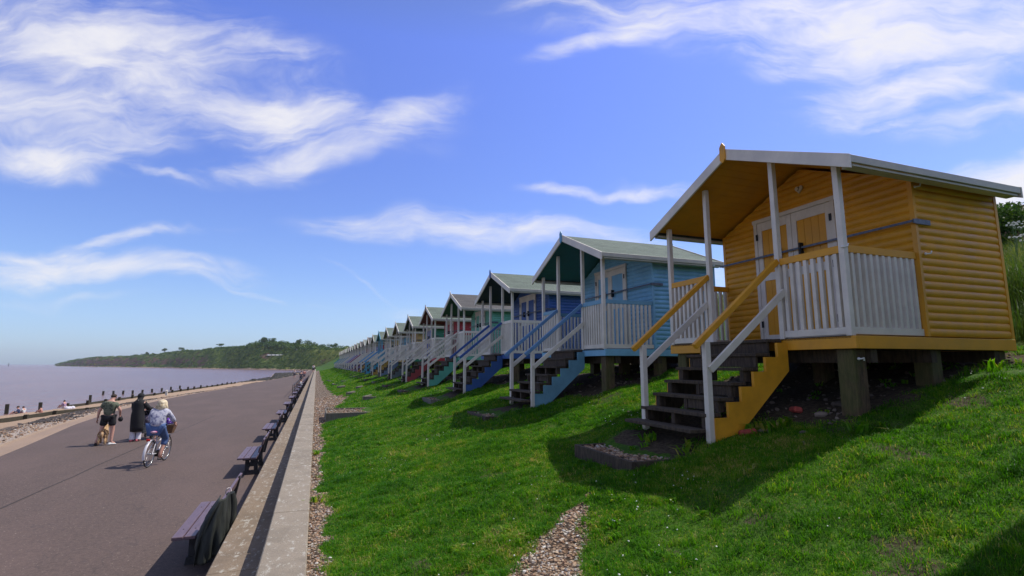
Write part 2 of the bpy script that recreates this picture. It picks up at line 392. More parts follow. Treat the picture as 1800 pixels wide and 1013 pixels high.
def leaf_mat(name, stops, tr=0.4, rough=0.55, ttint=(1.4, 1.5, 0.6), pos_scale=None):
    """blade / leaf material coloured by the per-leaf attribute 'tint'"""
    m, n = mat(name)
    t = n.new('ShaderNodeAttribute', attribute_name='tint').outputs['Fac']
    if pos_scale:
        v_ = n.math('ADD', n.math('MULTIPLY', n.math('SUBTRACT', n.noise(geo(n), pos_scale, 5, 0.6), 0.5), 1.3), n.math('MULTIPLY', n.math('SUBTRACT', n.noise(geo(n), 7.0, 4, 0.7), 0.5), 1.3)); t = n.math('ADD', t, v_, clamp=True)
    c = n.ramp(t, stops)
    n.put(n.b.inputs['Base Color'], c); n.b.inputs['Roughness'].default_value = rough; n.b.inputs['Specular IOR Level'].default_value = 0.14
    tl = n.new('ShaderNodeBsdfTranslucent'); n.put(tl.inputs[0], n.mix(1.0, c, ttint, 'MULTIPLY'))
    ms = n.new('ShaderNodeMixShader'); ms.inputs[0].default_value = tr
    n.l.new(n.b.outputs[0], ms.inputs[1]); n.l.new(tl.outputs[0], ms.inputs[2])
    n.l.new(ms.outputs[0], n.n['Material Output'].inputs[0]); return m
M_GRASS = leaf_mat('lawn_grass', [(0.0, (0.014, 0.062, 0.002)), (0.30, (0.034, 0.140, 0.003)), (0.64, (0.090, 0.250, 0.005)), (0.86, (0.20, 0.28, 0.022)), (1.0, (0.42, 0.34, 0.14))], 0.45, 0.5, (1.35, 1.35, 0.4), 0.9)
M_TALL = leaf_mat('tall_dry_grass', [(0.0, (0.04, 0.09, 0.015)), (0.4, (0.085, 0.13, 0.03)), (0.75, (0.22, 0.20, 0.09)), (1.0, (0.40, 0.34, 0.20))], 0.35)
M_LEAF = leaf_mat('bush_leaves', [(0.0, (0.018, 0.045, 0.008)), (0.5, (0.04, 0.085, 0.014)), (1.0, (0.085, 0.14, 0.025))], 0.3)
M_SCRUB = leaf_mat('hill_scrub', [(0.0, (0.022, 0.055, 0.012)), (0.45, (0.060, 0.115, 0.022)), (0.8, (0.14, 0.19, 0.038)), (1.0, (0.20, 0.22, 0.05))], 0.25)
def pebble_mat():
    m, n = mat('flint_pebbles'); t = n.new('ShaderNodeAttribute', attribute_name='tint').outputs['Fac']
    c = n.ramp(t, [(0.0, (0.07, 0.05, 0.04)), (0.25, (0.19, 0.095, 0.045)), (0.5, (0.32, 0.19, 0.105)), (0.75, (0.38, 0.27, 0.17)), (0.93, (0.22, 0.19, 0.17)), (1.0, (0.60, 0.57, 0.52))])
    n.put(n.b.inputs['Base Color'], c); n.b.inputs['Roughness'].default_value = 0.6; return m
M_PEB = pebble_mat()
M_CONC = concrete_mat()
M_ASPH = asphalt_mat()

# ------------------------------------------------------------------ ground profile
SP = 5.45
HUT_Y = [4.0, 9.22, 14.55, 20.05, 25.5, 31.1, 36.7, 42.2, 47.7] + [47.7 + 5.55 * k for k in range(1, 17)]
HX, HZ, HW = 5.44, 3.02, 3.09
_gx = np.array([-0.2, 0.0, 0.3, 1.0, 2.2, 3.3, 4.2, 5.5, 7.0, 8.5, 9.6, 10.6, 12, 14, 18, 30, 60, 140, 500])
_gz = np.array([0.90, 0.90, 0.93, 1.07, 1.32, 1.58, 1.82, 2.16, 2.52, 2.82, 3.05, 3.6, 4.0, 4.5, 5.4, 8.0, 10.5, 13, 15])
def wob(x, y):
    return (0.035 * np.sin(x * 2.1 + y * 0.7) * np.sin(y * 1.3 + 0.4) + 0.02 * np.sin(x * 5.3 - y * 3.1) + 0.015 * np.sin(y * 6.7 + x * 2.2)) * np.clip(x * 1.5, 0, 1)
def gz(x, y):
    x = np.asarray(x, float); y = np.asarray(y, float)
    return np.interp(x, _gx, _gz) + wob(x, y)
def vnoise(x, y, s, seed=0):
    x = x * s; y = y * s; xi = np.floor(x).astype(int); yi = np.floor(y).astype(int); fx = x - xi; fy = y - yi
    def h(a, b):
        n_ = (a * 374761393 + b * 668265263 + seed * 1442695041) & 0xffffffff
        n_ = ((n_ ^ (n_ >> 13)) * 1274126177) & 0xffffffff
        return ((n_ ^ (n_ >> 16)) & 0xffff) / 65535.0
    fx = fx * fx * (3 - 2 * fx); fy = fy * fy * (3 - 2 * fy)
    return (h(xi, yi) * (1 - fx) + h(xi + 1, yi) * fx) * (1 - fy) + (h(xi, yi + 1) * (1 - fx) + h(xi + 1, yi + 1) * fx) * fy
def gravel_mask(x, y):
    x = np.asarray(x, float); y = np.asarray(y, float)
    nz = vnoise(x, y, 1.7, 3) * 0.5 + vnoise(x, y, 5.0, 5) * 0.5
    wd = np.interp(y, [0, 6, 10, 14, 17, 21, 26, 30, 40, 60, 140], [0.20, 0.20, 0.2, 0.22, 0.35, 0.7, 1.5, 1.0, 0.8, 0.7, 0.8]) + (nz - 0.5) * 0.35
    g = np.clip((wd - x) / 0.12 + 0.5 + (vnoise(x, y, 11.0, 78) - 0.5) * 0.8, 0, 1)
    # worn gravel track up to the step box, and the strip at the very front
    px = np.interp(y, [2.5, 3.3, 3.7, 4.2, 4.7, 4.9], [1.25, 1.40, 1.62, 2.02, 2.42, 2.68])
    pw = np.interp(y, [2.5, 3.3, 3.9, 4.3, 4.8, 4.95], [0.30, 0.27, 0.25, 0.20, 0.08, 0.0]) + (nz - 0.5) * 0.42
    t = np.clip((pw - np.abs(x - px)) / 0.16 + 0.5 + (vnoise(x, y, 13.0, 77) - 0.5) * 0.9, 0, 1) * (y < 5.0) * (y > 2)
    fr = np.clip((0.16 - np.abs(y - (3.95 - 0.35 * x)) + (nz - 0.5) * 0.5) / 0.1, 0, 1) * (x < 1.5)
    return np.maximum(np.maximum(g, t), fr * 0.8)
def dirt_mask(x, y):
    x = np.asarray(x, float); y = np.asarray(y, float); d = np.zeros_like(x + y)
    nz = vnoise(x, y, 2.3, 8) * 0.6 + vnoise(x, y, 6.0, 9) * 0.4
    for yn in HUT_Y + [-1.13]:
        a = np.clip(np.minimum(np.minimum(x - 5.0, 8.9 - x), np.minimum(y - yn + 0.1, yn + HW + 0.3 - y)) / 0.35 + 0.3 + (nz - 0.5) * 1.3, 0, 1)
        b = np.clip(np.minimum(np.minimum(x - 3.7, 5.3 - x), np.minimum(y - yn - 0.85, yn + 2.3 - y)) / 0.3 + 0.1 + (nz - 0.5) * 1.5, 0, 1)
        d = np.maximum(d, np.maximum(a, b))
    for (px_, py_, pr_) in ((3.22, 3.22, .16), (3.04, 2.68, .22), (3.45, 2.45, .22), (3.2, 2.13, .25), (2.47, 3.25, .17), (6.24, 3.46, .2), (4.65, 3.08, .22), (2.83, 2.55, .2), (0.45, 4.9, .2), (0.85, 4.6, .18), (1.16, 4.1, .2), (5.13, 8.44, .35), (2.61, 12.37, .5), (1.9, 9.0, .25), (2.2, 6.4, .22), (6.6, 2.6, .3)):
        rr_ = np.hypot((x - px_), (y - py_) * 0.8) / pr_
        d = np.maximum(d, np.clip(1.05 - rr_ + (nz - 0.5) * 1.8, 0, 0.60) * (rr_ < 1.7))
    bare = np.clip((vnoise(x, y, 1.3, 21) * 0.5 + vnoise(x, y, 3.7, 22) * 0.5 - 0.80) * 6, 0, 0.5)
    return np.maximum(d, bare)
def axis(segs):
    out = []
    for a, b, s in segs: out.append(np.arange(a, b - s * 0.25, s))
    out.append([segs[-1][1]]); return np.concatenate(out)
gx = axis([(-0.15, 0.6, 0.05), (0.6, 9.2, 0.11), (9.2, 16, 0.4), (16, 60, 3), (60, 500, 40)])
gy = axis([(-60, -2, 6), (-2, 2, 0.5), (2, 14, 0.11), (14, 40, 0.25), (40, 150, 0.9), (150, 420, 10)])
GX, GY = np.meshgrid(gx, gy); GZ = gz(GX, GY)
# beyond the last hut the bank swings across and climbs
far_k = np.clip((GY - 150) / 150, 0, 1)
GZ = GZ + far_k * np.clip(GX - 2, 0, 20) * 0.25
nx, ny = len(gx), len(gy)
idx = np.arange(nx * ny).reshape(ny, nx)
F = np.stack([idx[:-1, :-1], idx[:-1, 1:], idx[1:, 1:], idx[1:, :-1]], -1).reshape(-1, 4)
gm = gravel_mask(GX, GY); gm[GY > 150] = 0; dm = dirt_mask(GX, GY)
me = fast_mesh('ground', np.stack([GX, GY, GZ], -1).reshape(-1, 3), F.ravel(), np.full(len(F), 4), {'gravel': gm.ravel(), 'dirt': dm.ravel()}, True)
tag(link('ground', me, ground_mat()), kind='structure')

# ------------------------------------------------------------------ promenade, beach, sea
def E_(y): return np.interp(y, [-60, 0, 20, 23.4, 29.5, 36.4, 42.8, 49.9, 57.8, 67.6, 86.9, 118, 149, 200, 260], [-7, -7.4, -8.6, -9.1, -10.1, -10.8, -10.99, -10.9, -10.33, -9.3, -8.25, -6.0, -4.0, -3.0, -2.5])
def G_(y): return np.interp(y, [-60, 20, 43, 48, 55, 63, 71, 80, 100, 118, 149, 200, 260], [-18, -19.2, -18.7, -18, -16, -14.3, -12.95, -11.2, -10.2, -8.6, -6.4, -5.2, -4.5])
def W_(y): return np.interp(y, [-60, 20, 43, 56, 66, 77, 95, 129, 182, 260, 310, 420], [-26, -26.5, -25.5, -24.3, -22.9, -22.6, -20.9, -17.8, -13.5, -18, -24.5, -50])
YY = axis([(-60, 10, 5), (10, 80, 1), (80, 260, 5)])
def strip(name, cols, z, mt, attr=None, kind='structure'):
    """cols: list of functions of y; z: list of heights"""
    V = []; A = []
    for j, (c, zz) in enumerate(zip(cols, z)):
        V.append(np.stack([c(YY), YY, np.full(len(YY), zz)], -1)); A.append(np.full(len(YY), attr[j] if attr else 0.0))
    V = np.stack(V, 1); A = np.stack(A, 1); ny_, nx_ = V.shape[:2]
    id_ = np.arange(nx_ * ny_).reshape(ny_, nx_)
    F_ = np.stack([id_[:-1, :-1], id_[:-1, 1:], id_[1:, 1:], id_[1:, :-1]], -1).reshape(-1, 4)
    V = V.reshape(-1, 3)
    return V, F_, A.ravel()
V, F_, A = strip('promenade', [lambda y: E_(y), lambda y: E_(y) * 0.5 - 0.5, lambda y: y * 0 - 0.93], [0, 0.01, 0], None)
tag(link('promenade', fast_mesh('promenade', V, F_.ravel(), np.full(len(F_), 4)), M_ASPH), kind='structure')
def lerpc(a, b, t): return lambda y: a(y) * (1 - t) + b(y) * t
cols = [lambda y: E_(y) + 0.35]; zs = [-0.02]; at = [0.0]
for t, zz in [(0.0, 0.003), (0.05, -0.01), (0.10, -0.05), (0.2, -0.09), (0.3, -0.16), (0.4, -0.28), (0.5, -0.42), (0.6, -0.55), (0.75, -0.75), (0.9, -0.9), (1.0, -1.0)]:
    cols.append(lerpc(E_, G_, t)); zs.append(zz); at.append(t)
for t, zz in [(0.3, -1.04), (0.6, -1.14), (0.8, -1.30), (1.0, -1.62)]:
    cols.append(lerpc(G_, W_, t)); zs.append(zz); at.append(1 + t)
cols.append(lambda y: W_(y) - 14); zs.append(-3.0); at.append(3)
V, F_, A = strip('beach', cols, zs, None, at)
V[:, 2] += (vnoise(V[:, 0], V[:, 1], 0.9, 4) - 0.5) * 0.12 * np.clip((A - 0.12) * 8, 0, 1) * (A < 1.9)
V[:, 2] = np.where(A <= 0.0, V[:, 2] - 0.01, V[:, 2])
tag(link('beach', fast_mesh('beach', V, F_.ravel(), np.full(len(F_), 4), {'off': A}, True), shingle_mat()), kind='structure')
mb = MB(); mb.add([(-9000, -400, -1.6), (60, -400, -1.6), (60, 14000, -1.6), (-9000, 14000, -1.6)], [(0, 1, 2, 3)])
tag(mb.build('sea', sea_mat()), kind='structure')
# dark tar seam across the tarmac
mb = MB(); pts = [(-5.44, 13.0), (-5.42, 14.6), (-5.37, 16.2), (-5.39, 17.4), (-5.34, 19.3), (-5.30, 21.3), (-5.2, 24), (-5.05, 26.5), (-4.9, 32)]
for (x0, y0), (x1, y1) in zip(pts[:-1], pts[1:]):
    mb.add([(x0 - 0.018, y0, 0.012), (x0 + 0.018, y0, 0.012), (x1 + 0.018, y1, 0.012), (x1 - 0.018, y1, 0.009)], [(0, 1, 2, 3)])
tag(mb.build('road_seam', plain('tar', (0.03, 0.024, 0.022), 0.9)), kind='structure')

# ------------------------------------------------------------------ sea wall with step ledge
WALL = empty('sea_wall', (-0.5, 0, 0))
tag(WALL, 'long low concrete sea wall with a stepped ledge beside the promenade', 'wall')
def blocks(x0, x1, z0, z1, cuts, jx):
    m_ = MB()
    for a, b in zip(cuts[:-1], cuts[1:]):
        m_.box(x0 + 0.5 + random.uniform(-jx, jx), x1 + 0.5, a + 0.006, b - 0.006, z0, z1 + random.uniform(-0.006, 0.006))
    m_.box(x0 + 0.53, x1 + 0.49, cuts[0], cuts[-1], z0, z1 - 0.02)
    return m_
cuts = [-12, -6, 0.6, 7.1, 10.2, 13.2, 16.9, 20.6] + list(np.arange(24.3, 206, 3.7))
blocks(-0.39, 0.01, 0.5, 0.95, cuts, 0.002).build('coping', concrete_mat((0.250, 0.208, 0.160)), WALL, 0.012)
cuts = [-12, -6, 1, 6.55, 12.3, 18, 23.7] + list(np.arange(29.4, 206, 5.7))
blocks(-0.97, -0.392, -0.3, 0.53, cuts, 0.002).build('ledge', concrete_mat((0.205, 0.152, 0.103)), WALL, 0.012)

# ------------------------------------------------------------------ beach huts
def loglap(mb, side, a0, a1, pos, z0, z1, pitch, out, bulge=0.02, seg=5, half=None):
    """rounded log-lap boards. side 'x': wall in the XZ plane at y=pos; 'y': wall in YZ at x=pos; half=(centre, slope, ztop) gable clip"""
    nlog = int(math.ceil((z1 - z0) / pitch - 1e-6))
    for i in range(nlog):
        vs = []; k = 0
        for j in range(seg + 1):
            t = j / seg; z = z0 + (i + t) * pitch
            if z > z1 + 1e-6: 
                if k == 0: break
                z = z1
            o = pos + out * bulge * (max(0.0, 1 - (2 * t - 1) ** 2) ** 0.5)
            l, r_ = a0, a1
            if half is not None:
                c, sl_, zt = half; w_ = max(0.0, (zt - z) / sl_)
                l = max(l, c - w_); r_ = min(r_, c + w_)
            if side == 'x': vs += [(l, o, z), (r_, o, z)]
            else: vs += [(o, l, z), (o, r_, z)]
            k += 1
            if z >= z1: break
        if k > 1: mb.add(vs, [(2 * j, 2 * j + 1, 2 * j + 3, 2 * j + 2) for j in range(k - 1)], True)
_hm = {}
ZB = 0.87                        # deck height above the hut's base point
XD, XB = 1.19, 2.80              # door wall and back wall
YC = HW / 2 - 0.05; SLP = 0.43; RT = 2.655 + ZB     # ridge top
EZ = RT - SLP * 1.76
X0R, X1R = -0.2, 2.82
def roofz(y): return RT - SLP * abs(y - YC)
def hut_meshes(lod):
    if lod in _hm: return _hm[lod]
    D = []   # (name, mesh, material key, parent index or None, label)
    def add(name, m_, key, par=None, bevel=0.0): D.append((name, m_.mesh(name), key, par, bevel)); return len(D) - 1
    z0 = ZB
    # --- walls: one mesh
    m_ = MB(); pit = 0.094
    zt = z0 + 1.88
    loglap(m_, 'x', XD, XB, 0.0, z0 + 0.0, zt + 0.02, pit, -1)
    loglap(m_, 'x', XD, XB, HW, z0 + 0.0, zt + 0.02, pit, 1)
    g = (YC, SLP, RT - 0.09)
    loglap(m_, 'y', 0.0, HW, XD, z0, RT - 0.10, pit, -1, half=g)
    loglap(m_, 'y', 0.0, HW, XB, z0, RT - 0.10, pit, 1, half=g)
    m_.box(XD - 0.022, XD + 0.022, -0.024, 0.03, z0, zt); m_.box(XB - 0.03, XB + 0.024, -0.024, 0.03, z0, zt)
    m_.box(XD - 0.022, XD + 0.022, HW - 0.03, HW + 0.024, z0, zt)
    W = add('wall', m_, 'wall')
    # --- deck and beams
    m_ = MB()
    n_ = 9
    for i in range(n_): 
        m_.box(-0.03 + i * (XD + 0.0) / n_, -0.03 + (i + 0.96) * XD / n_, 0.02, HW - 0.02, z0 - 0.035, z0 - 0.004)
    dk = add('deck', m_, 'step')
    m_ = MB(); m_.box(-0.03, 0.015, -0.03, HW + 0.03, z0 - 0.15, z0 - 0.012)
    m_.box(0.015, XB + 0.02, -0.03, 0.012, z0 - 0.15, z0 - 0.012); m_.box(0.015, XB + 0.02, HW - 0.012, HW + 0.03, z0 - 0.15, z0 - 0.012)
    m_.box(XB - 0.02, XB + 0.02, 0.012, HW - 0.012, z0 - 0.15, z0 - 0.012)
    add('skirt_board', m_, 'trim', None, 0.004)
    m_ = MB()
    for x in (0.3, 1.3, 2.5): m_.box(x - 0.05, x + 0.05, 0.02, HW - 0.02, z0 - 0.30, z0 - 0.151)
    m_.box(XD + 0.02, XB - 0.03, 0.03, HW - 0.03, z0 - 0.14, z0 - 0.05)
    add('joist', m_, 'step')
    # --- stilts
    for (x, y) in ((0.13, 0.16), (0.13, HW - 0.16), (1.4, 0.16), (1.4, HW - 0.16), (1.4, HW / 2), (2.65, 0.16), (2.65, HW - 0.16)):
        m_ = MB(); m_.box(x - 0.1, x + 0.1, y - 0.1, y + 0.1, -0.35, z0 - 0.152); add('support_post', m_, 'stilt', None, 0.01)
    # --- roof
    m_ = MB()
    for s in (-1, 1):
        ye = YC + s * 1.76
        m_.add([(X0R, YC, RT), (X1R, YC, RT), (X1R, ye, EZ), (X0R, ye, EZ), (X0R, YC, RT - 0.03), (X1R, YC, RT - 0.03), (X1R, ye, EZ - 0.03), (X0R, ye, EZ - 0.03)],
               [(0, 1, 2, 3), (4, 7, 6, 5), (0, 3, 7, 4), (1, 5, 6, 2), (2, 6, 7, 3)])
    rf = add('roof', m_, 'felt')
    m_ = MB()      # soffit boards running front to back, tongue and groove
    nb = 14
    for s in (-1, 1):
        for i in range(nb):
            y0 = YC + s * (i * 1.68 / nb); y1 = YC + s * ((i + 0.965) * 1.68 / nb)
            for (xa, xb) in ((X0R + 0.03, XD - 0.026),):
                m_.add([(xa, y0, roofz(y0) - 0.034), (xb, y0, roofz(y0) - 0.034), (xb, y1, roofz(y1) - 0.034), (xa, y1, roofz(y1) - 0.034),
                        (xa, y0, roofz(y0) - 0.052), (xb, y0, roofz(y0) - 0.052), (xb, y1, roofz(y1) - 0.052), (xa, y1, roofz(y1) - 0.052)],
                       [(0, 3, 2, 1), (4, 5, 6, 7), (0, 1, 5, 4), (2, 3, 7, 6), (1, 2, 6, 5), (3, 0, 4, 7)])
        m_.add([(XD - 0.02, YC, RT - 0.04), (X1R - 0.02, YC, RT - 0.04), (X1R - 0.02, YC + s * 1.70, roofz(YC + 1.70) - 0.04), (XD - 0.02, YC + s * 1.70, roofz(YC + 1.70) - 0.04)], [(0, 1, 2, 3)])
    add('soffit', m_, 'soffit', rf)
    for s in (-1, 1):
        m_ = MB(); ye = YC + s * 1.79
        for (xa, xb) in ((X0R - 0.032, X0R - 0.002),):
            m_.prism([(YC, RT + 0.022), (ye, RT + 0.022 - SLP * 1.79), (ye, RT - SLP * 1.79 - 0.135), (YC, RT - 0.135)], 'x', xa, xb)
        add('bargeboard', m_, 'white', rf, 0.003)
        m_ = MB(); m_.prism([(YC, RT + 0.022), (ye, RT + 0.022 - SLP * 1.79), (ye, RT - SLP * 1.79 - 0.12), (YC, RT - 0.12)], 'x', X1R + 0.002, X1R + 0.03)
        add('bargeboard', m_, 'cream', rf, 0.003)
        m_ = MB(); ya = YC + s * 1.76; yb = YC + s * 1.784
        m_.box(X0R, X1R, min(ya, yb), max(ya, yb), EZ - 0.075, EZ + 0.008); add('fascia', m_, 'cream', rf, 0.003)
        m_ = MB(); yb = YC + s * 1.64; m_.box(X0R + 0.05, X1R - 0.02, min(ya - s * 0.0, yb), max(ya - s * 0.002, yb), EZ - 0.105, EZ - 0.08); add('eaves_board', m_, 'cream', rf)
    m_ = MB(); fz = RT
    m_.prism([(YC - 0.05, fz - 0.14), (YC, fz - 0.19), (YC + 0.05, fz - 0.14), (YC + 0.05, fz + 0.045), (YC + 0.03, fz + 0.075), (YC, fz + 0.11), (YC - 0.03, fz + 0.075), (YC - 0.05, fz + 0.045)], 'x', X0R - 0.056, X0R - 0.033)
    add('finial', m_, 'finial', rf, 0.003)
    m_ = MB(); m_.prism([(YC - 0.05, fz - 0.1), (YC + 0.05, fz - 0.1), (YC + 0.05, fz + 0.045), (YC, fz + 0.1), (YC - 0.05, fz + 0.045)], 'x', X1R + 0.031, X1R + 0.054)
    add('finial', m_, 'finial', rf)
    # --- porch posts
    P2, P3 = 2.15, 0.91
    for y in (0.035, P3, P2, HW - 0.035):
        m_ = MB(); hw = 0.034
        zt_ = min(roofz(y - hw), roofz(y + hw)) - 0.055
        m_.box(-0.034 - 0.006, 0.034 - 0.006, y - hw, y + hw, z0 - 0.011, zt_); add('porch_post', m_, 'white', None, 0.004)
    # --- balustrades: front near, front far, side near, side far
    def panel(a, b, n, side):
        a = Vector(a); b = Vector(b); d = (b - a)
        m_ = MB(); m_.beam(a + Vector((0, 0, 0.955)), b + Vector((0, 0, 0.955)), 0.05, 0.085); tr = add('top_rail', m_, 'rail', None, 0.004)
        m_ = MB(); m_.beam(a + Vector((0, 0, 0.045)), b + Vector((0, 0, 0.045)), 0.045, 0.08); add('bottom_rail', m_, 'white', None, 0.004)
        if lod == 0:
            for i in range(n):
                p = a + d * ((i + 0.62) / (n + 0.24)); m_ = MB()
                m_.box(p.x - 0.02, p.x + 0.02, p.y - 0.022, p.y + 0.022, z0 + 0.086, z0 + 0.912); add('spindle', m_, 'white', tr)
        else:
            m_ = MB()
            for i in range(n):
                p = a + d * ((i + 0.62) / (n + 0.24)); m_.box(p.x - 0.02, p.x + 0.02, p.y - 0.022, p.y + 0.022, z0 + 0.086, z0 + 0.912)
            add('spindles', m_, 'white', tr)
    panel((-0.006, 0.07, z0), (-0.006, P3 - 0.035, z0), 8, 'n'); panel((-0.006, P2 + 0.035, z0), (-0.006, HW - 0.07, z0), 8, 'f')
    panel((0.03, 0.03, z0), (XD - 0.03, 0.03, z0), 11, 's'); panel((0.03, HW - 0.03, z0), (XD - 0.03, HW - 0.03, z0), 11, 's')
    # --- doors on the front wall
    dy0, dy1, dzt = 1.02, 2.32, z0 + 1.93; xf = XD - 0.022
    m_ = MB(); m_.box(xf - 0.035, xf, dy0 - 0.06, dy0, z0, dzt); m_.box(xf - 0.035, xf, dy1, dy1 + 0.06, z0, dzt)
    m_.box(xf - 0.04, xf, dy0 - 0.08, dy1 + 0.08, dzt, dzt + 0.06); add('door_frame', m_, 'white', None, 0.003)
    ym = (dy0 + dy1) / 2
    for (a, b) in ((dy0 + 0.004, ym - 0.003), (ym + 0.003, dy1 - 0.004)):
        m_ = MB(); w_ = 0.085
        m_.box(xf - 0.026, xf, a, a + w_, z0 + 0.01, dzt - 0.004); m_.box(xf - 0.026, xf, b - w_, b, z0 + 0.01, dzt - 0.004)
        for (za, zb) in ((0.01, 0.13), (0.98, 1.10), (1.79, 1.926)): m_.box(xf - 0.026, xf, a + w_, b - w_, z0 + za, z0 + zb)
        dr = add('door', m_, 'white', None, 0.003)
        for (za, zb) in ((0.13, 0.98), (1.10, 1.79)):
            m_ = MB(); n_ = 4; s_ = (b - a - 2 * w_) / n_
            for i in range(n_): m_.box(xf - 0.014, xf - 0.001, a + w_ + i * s_, a + w_ + (i + 0.96) * s_, z0 + za, z0 + zb)
            add('door_panel', m_, 'door', dr)
        if lod == 0:
            for zz in (0.25, 1.0, 1.65):
                m_ = MB(); yy = a if a < ym - 0.3 else b; m_.box(xf - 0.042, xf - 0.0365, yy - 0.02, yy + 0.02, z0 + zz, z0 + zz + 0.10); add('hinge', m_, 'black', dr)
    # --- steel locking bar across the front and round the corner
    m_ = MB(); m_.box(xf - 0.075, xf - 0.06, -0.03, HW + 0.04, z0 + 1.350, z0 + 1.378)
    m_.box(xf - 0.06, xf - 0.01, -0.046, -0.031, z0 + 1.34, z0 + 1.39); lb = add('locking_bar', m_, 'bar')
    m_ = MB(); m_.box(xf - 0.02, xf + 0.24, -0.046, -0.031, z0 + 1.335, z0 + 1.395); add('bar_plate', m_, 'bar', lb)
    for yy in ((ym - 0.18, ym + 0.2) if lod == 0 else (ym,)):
        m_ = MB(); m_.box(xf - 0.09, xf - 0.027, yy, yy + 0.03, z0 + 1.27, z0 + 1.44); add('clasp', m_, 'black', lb)
    # --- stairs
    rise, run = 0.173, 0.2; ya, yb = P3 + 0.01, P2 - 0.01; xs = -0.05
    nst = 7
    for i in range(nst):
        zt_ = z0 - 0.012 - i * rise; xa = xs - (i + 1) * run + 0.16; 
        w2 = (ya - 0.0, yb + 0.05) if i < nst - 1 else (ya + 0.02, yb + 0.14)
        m_ = MB(); m_.box(xa - 0.18, xa + 0.05, w2[0], w2[1], zt_ - 0.04, zt_)
        if i < nst - 1:
            tr = add('tread', m_, 'step', None, 0.005)
            m_ = MB()
            if i < 2: m_.box(xa - 0.15, xa - 0.12, ya + 0.035, yb - 0.03, zt_ - rise + 0.003, zt_ - 0.041)
            else:
                for yc_ in (ya + 0.07, ya + 0.62, yb - 0.04):
                    mk_ = MB(); mk_.box(xa - 0.15, xa - 0.05, yc_ - 0.03, yc_ + 0.03, zt_ - rise + 0.003, zt_ - 0.041); add('step_block', mk_, 'step', tr)
                if i not in (3, 4): continue
                m_.box(xa - 0.145, xa - 0.12, ya + 0.11, ya + 0.58, zt_ - rise + 0.02, zt_ - 0.043)
            add('riser', m_, 'step', tr)
        else: 
            tr = add('tread', m_, 'step', None, 0.005)
    bx = xs - nst * run + 0.16; bz = z0 - 0.012 - nst * rise
    for y in (ya - 0.05, yb + 0.06):
        m_ = MB(); poly = []
        L = xs - 6 * run + 0.16; 
        tz = z0 - 0.05
        # saw-tooth top edge just below the treads, straight lower edge
        top = [(xs + 0.02, z0 - 0.155)] 
        for i in range(nst - 1):
            xe = xs - (i + 1) * run + 0.155; zt_ = z0 - 0.012 - i * rise - 0.045
            top += [(xe + 0.02 if i else xs + 0.02, zt_), (xe - 0.02, zt_)]
            if i < nst - 2: top.append((xe - 0.02, zt_ - rise))
        clean = []
        zprev = None
        pts = [(xs + 0.02, z0 - 0.06)]
        for i in range(nst - 1):
            xe = xs - (i + 1) * run + 0.06; zz = z0 - 0.06 - i * rise
            pts += [(xe, zz), (xe, zz - rise)]
        pts += [(pts[-1][0] + 0.02, pts[-1][1] - 0.18), (pts[-1][0] + 0.16, pts[-1][1] - 0.18), (xs + 0.02, z0 - 0.40)]
        m_.prism(pts, 'y', y - 0.02, y + 0.02)
        add('stringer', m_, 'stringer' if y < YC else 'step')
        if y > YC:
            m_ = MB(); m_.prism(pts, 'y', y + 0.021, y + 0.033); add('stringer_face', m_, 'stringer')
    for y in (P3 - 0.005, P2 + 0.005):
        m_ = MB(); xn = -1.22
        m_.box(xn - 0.036, xn + 0.036, y - 0.036, y + 0.036, z0 - 1.62, z0 - 0.11 + 0.05); add('newel_post', m_, 'white', None, 0.004)
        m_ = MB(); m_.beam((-0.04, y, z0 + 0.97), (xn - 0.16, y, z0 - 0.075 - 0.045), 0.06, 0.07); add('handrail', m_, 'hand', None, 0.005)
        m_ = MB(); sy = -0.055 if y < YC else 0.055
        m_.beam((-0.01, y + sy, z0 + 0.58), (xn - 0.0, y + sy, z0 - 0.38), 0.035, 0.085); add('mid_rail', m_, 'white', None, 0.004)
    _hm[lod] = D
    return D
def hut(i, yn, c, label):
    lod = 0 if i < 6 else 1
    root = empty('beach_hut', (HX, yn, HZ - ZB))
    tag(root, label, 'beach hut', 'beach huts in a row on the grass bank')
    cm = dict(wall=paint(c['wall'], 0.50, 0.6), trim=paint(c.get('trim', c['wall']), 0.5, 0.5), rail=paint(c['rail'], 0.5, 0.5), hand=paint(c['hand'], 0.5, 0.6),
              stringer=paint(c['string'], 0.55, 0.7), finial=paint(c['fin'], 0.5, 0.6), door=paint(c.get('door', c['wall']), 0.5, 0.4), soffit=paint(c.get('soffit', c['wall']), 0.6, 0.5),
              felt=FELT[c['felt']], white=c.get('white', M_WHITE), cream=M_CREAM, step=M_STEP, stilt=M_POST, bar=M_BARS, black=M_BLACK)
    objs = []
    for (name, me, key, par, bev) in hut_meshes(lod):
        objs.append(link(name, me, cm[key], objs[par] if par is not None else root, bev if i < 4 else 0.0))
    return root
WH = (0.70, 0.635, 0.53)
YEL = (0.68, 0.31, 0.012); LBL = (0.19, 0.43, 0.60); RBL = (0.035, 0.10, 0.31); MIN = (0.14, 0.42, 0.30); RED = (0.42, 0.035, 0.045)
DGR = (0.03, 0.20, 0.12); SKB = (0.16, 0.38, 0.50); TAN = (0.55, 0.36, 0.13); TEA = (0.05, 0.30, 0.42); LAV = (0.36, 0.38, 0.62); PNK = (0.5, 0.22, 0.25)
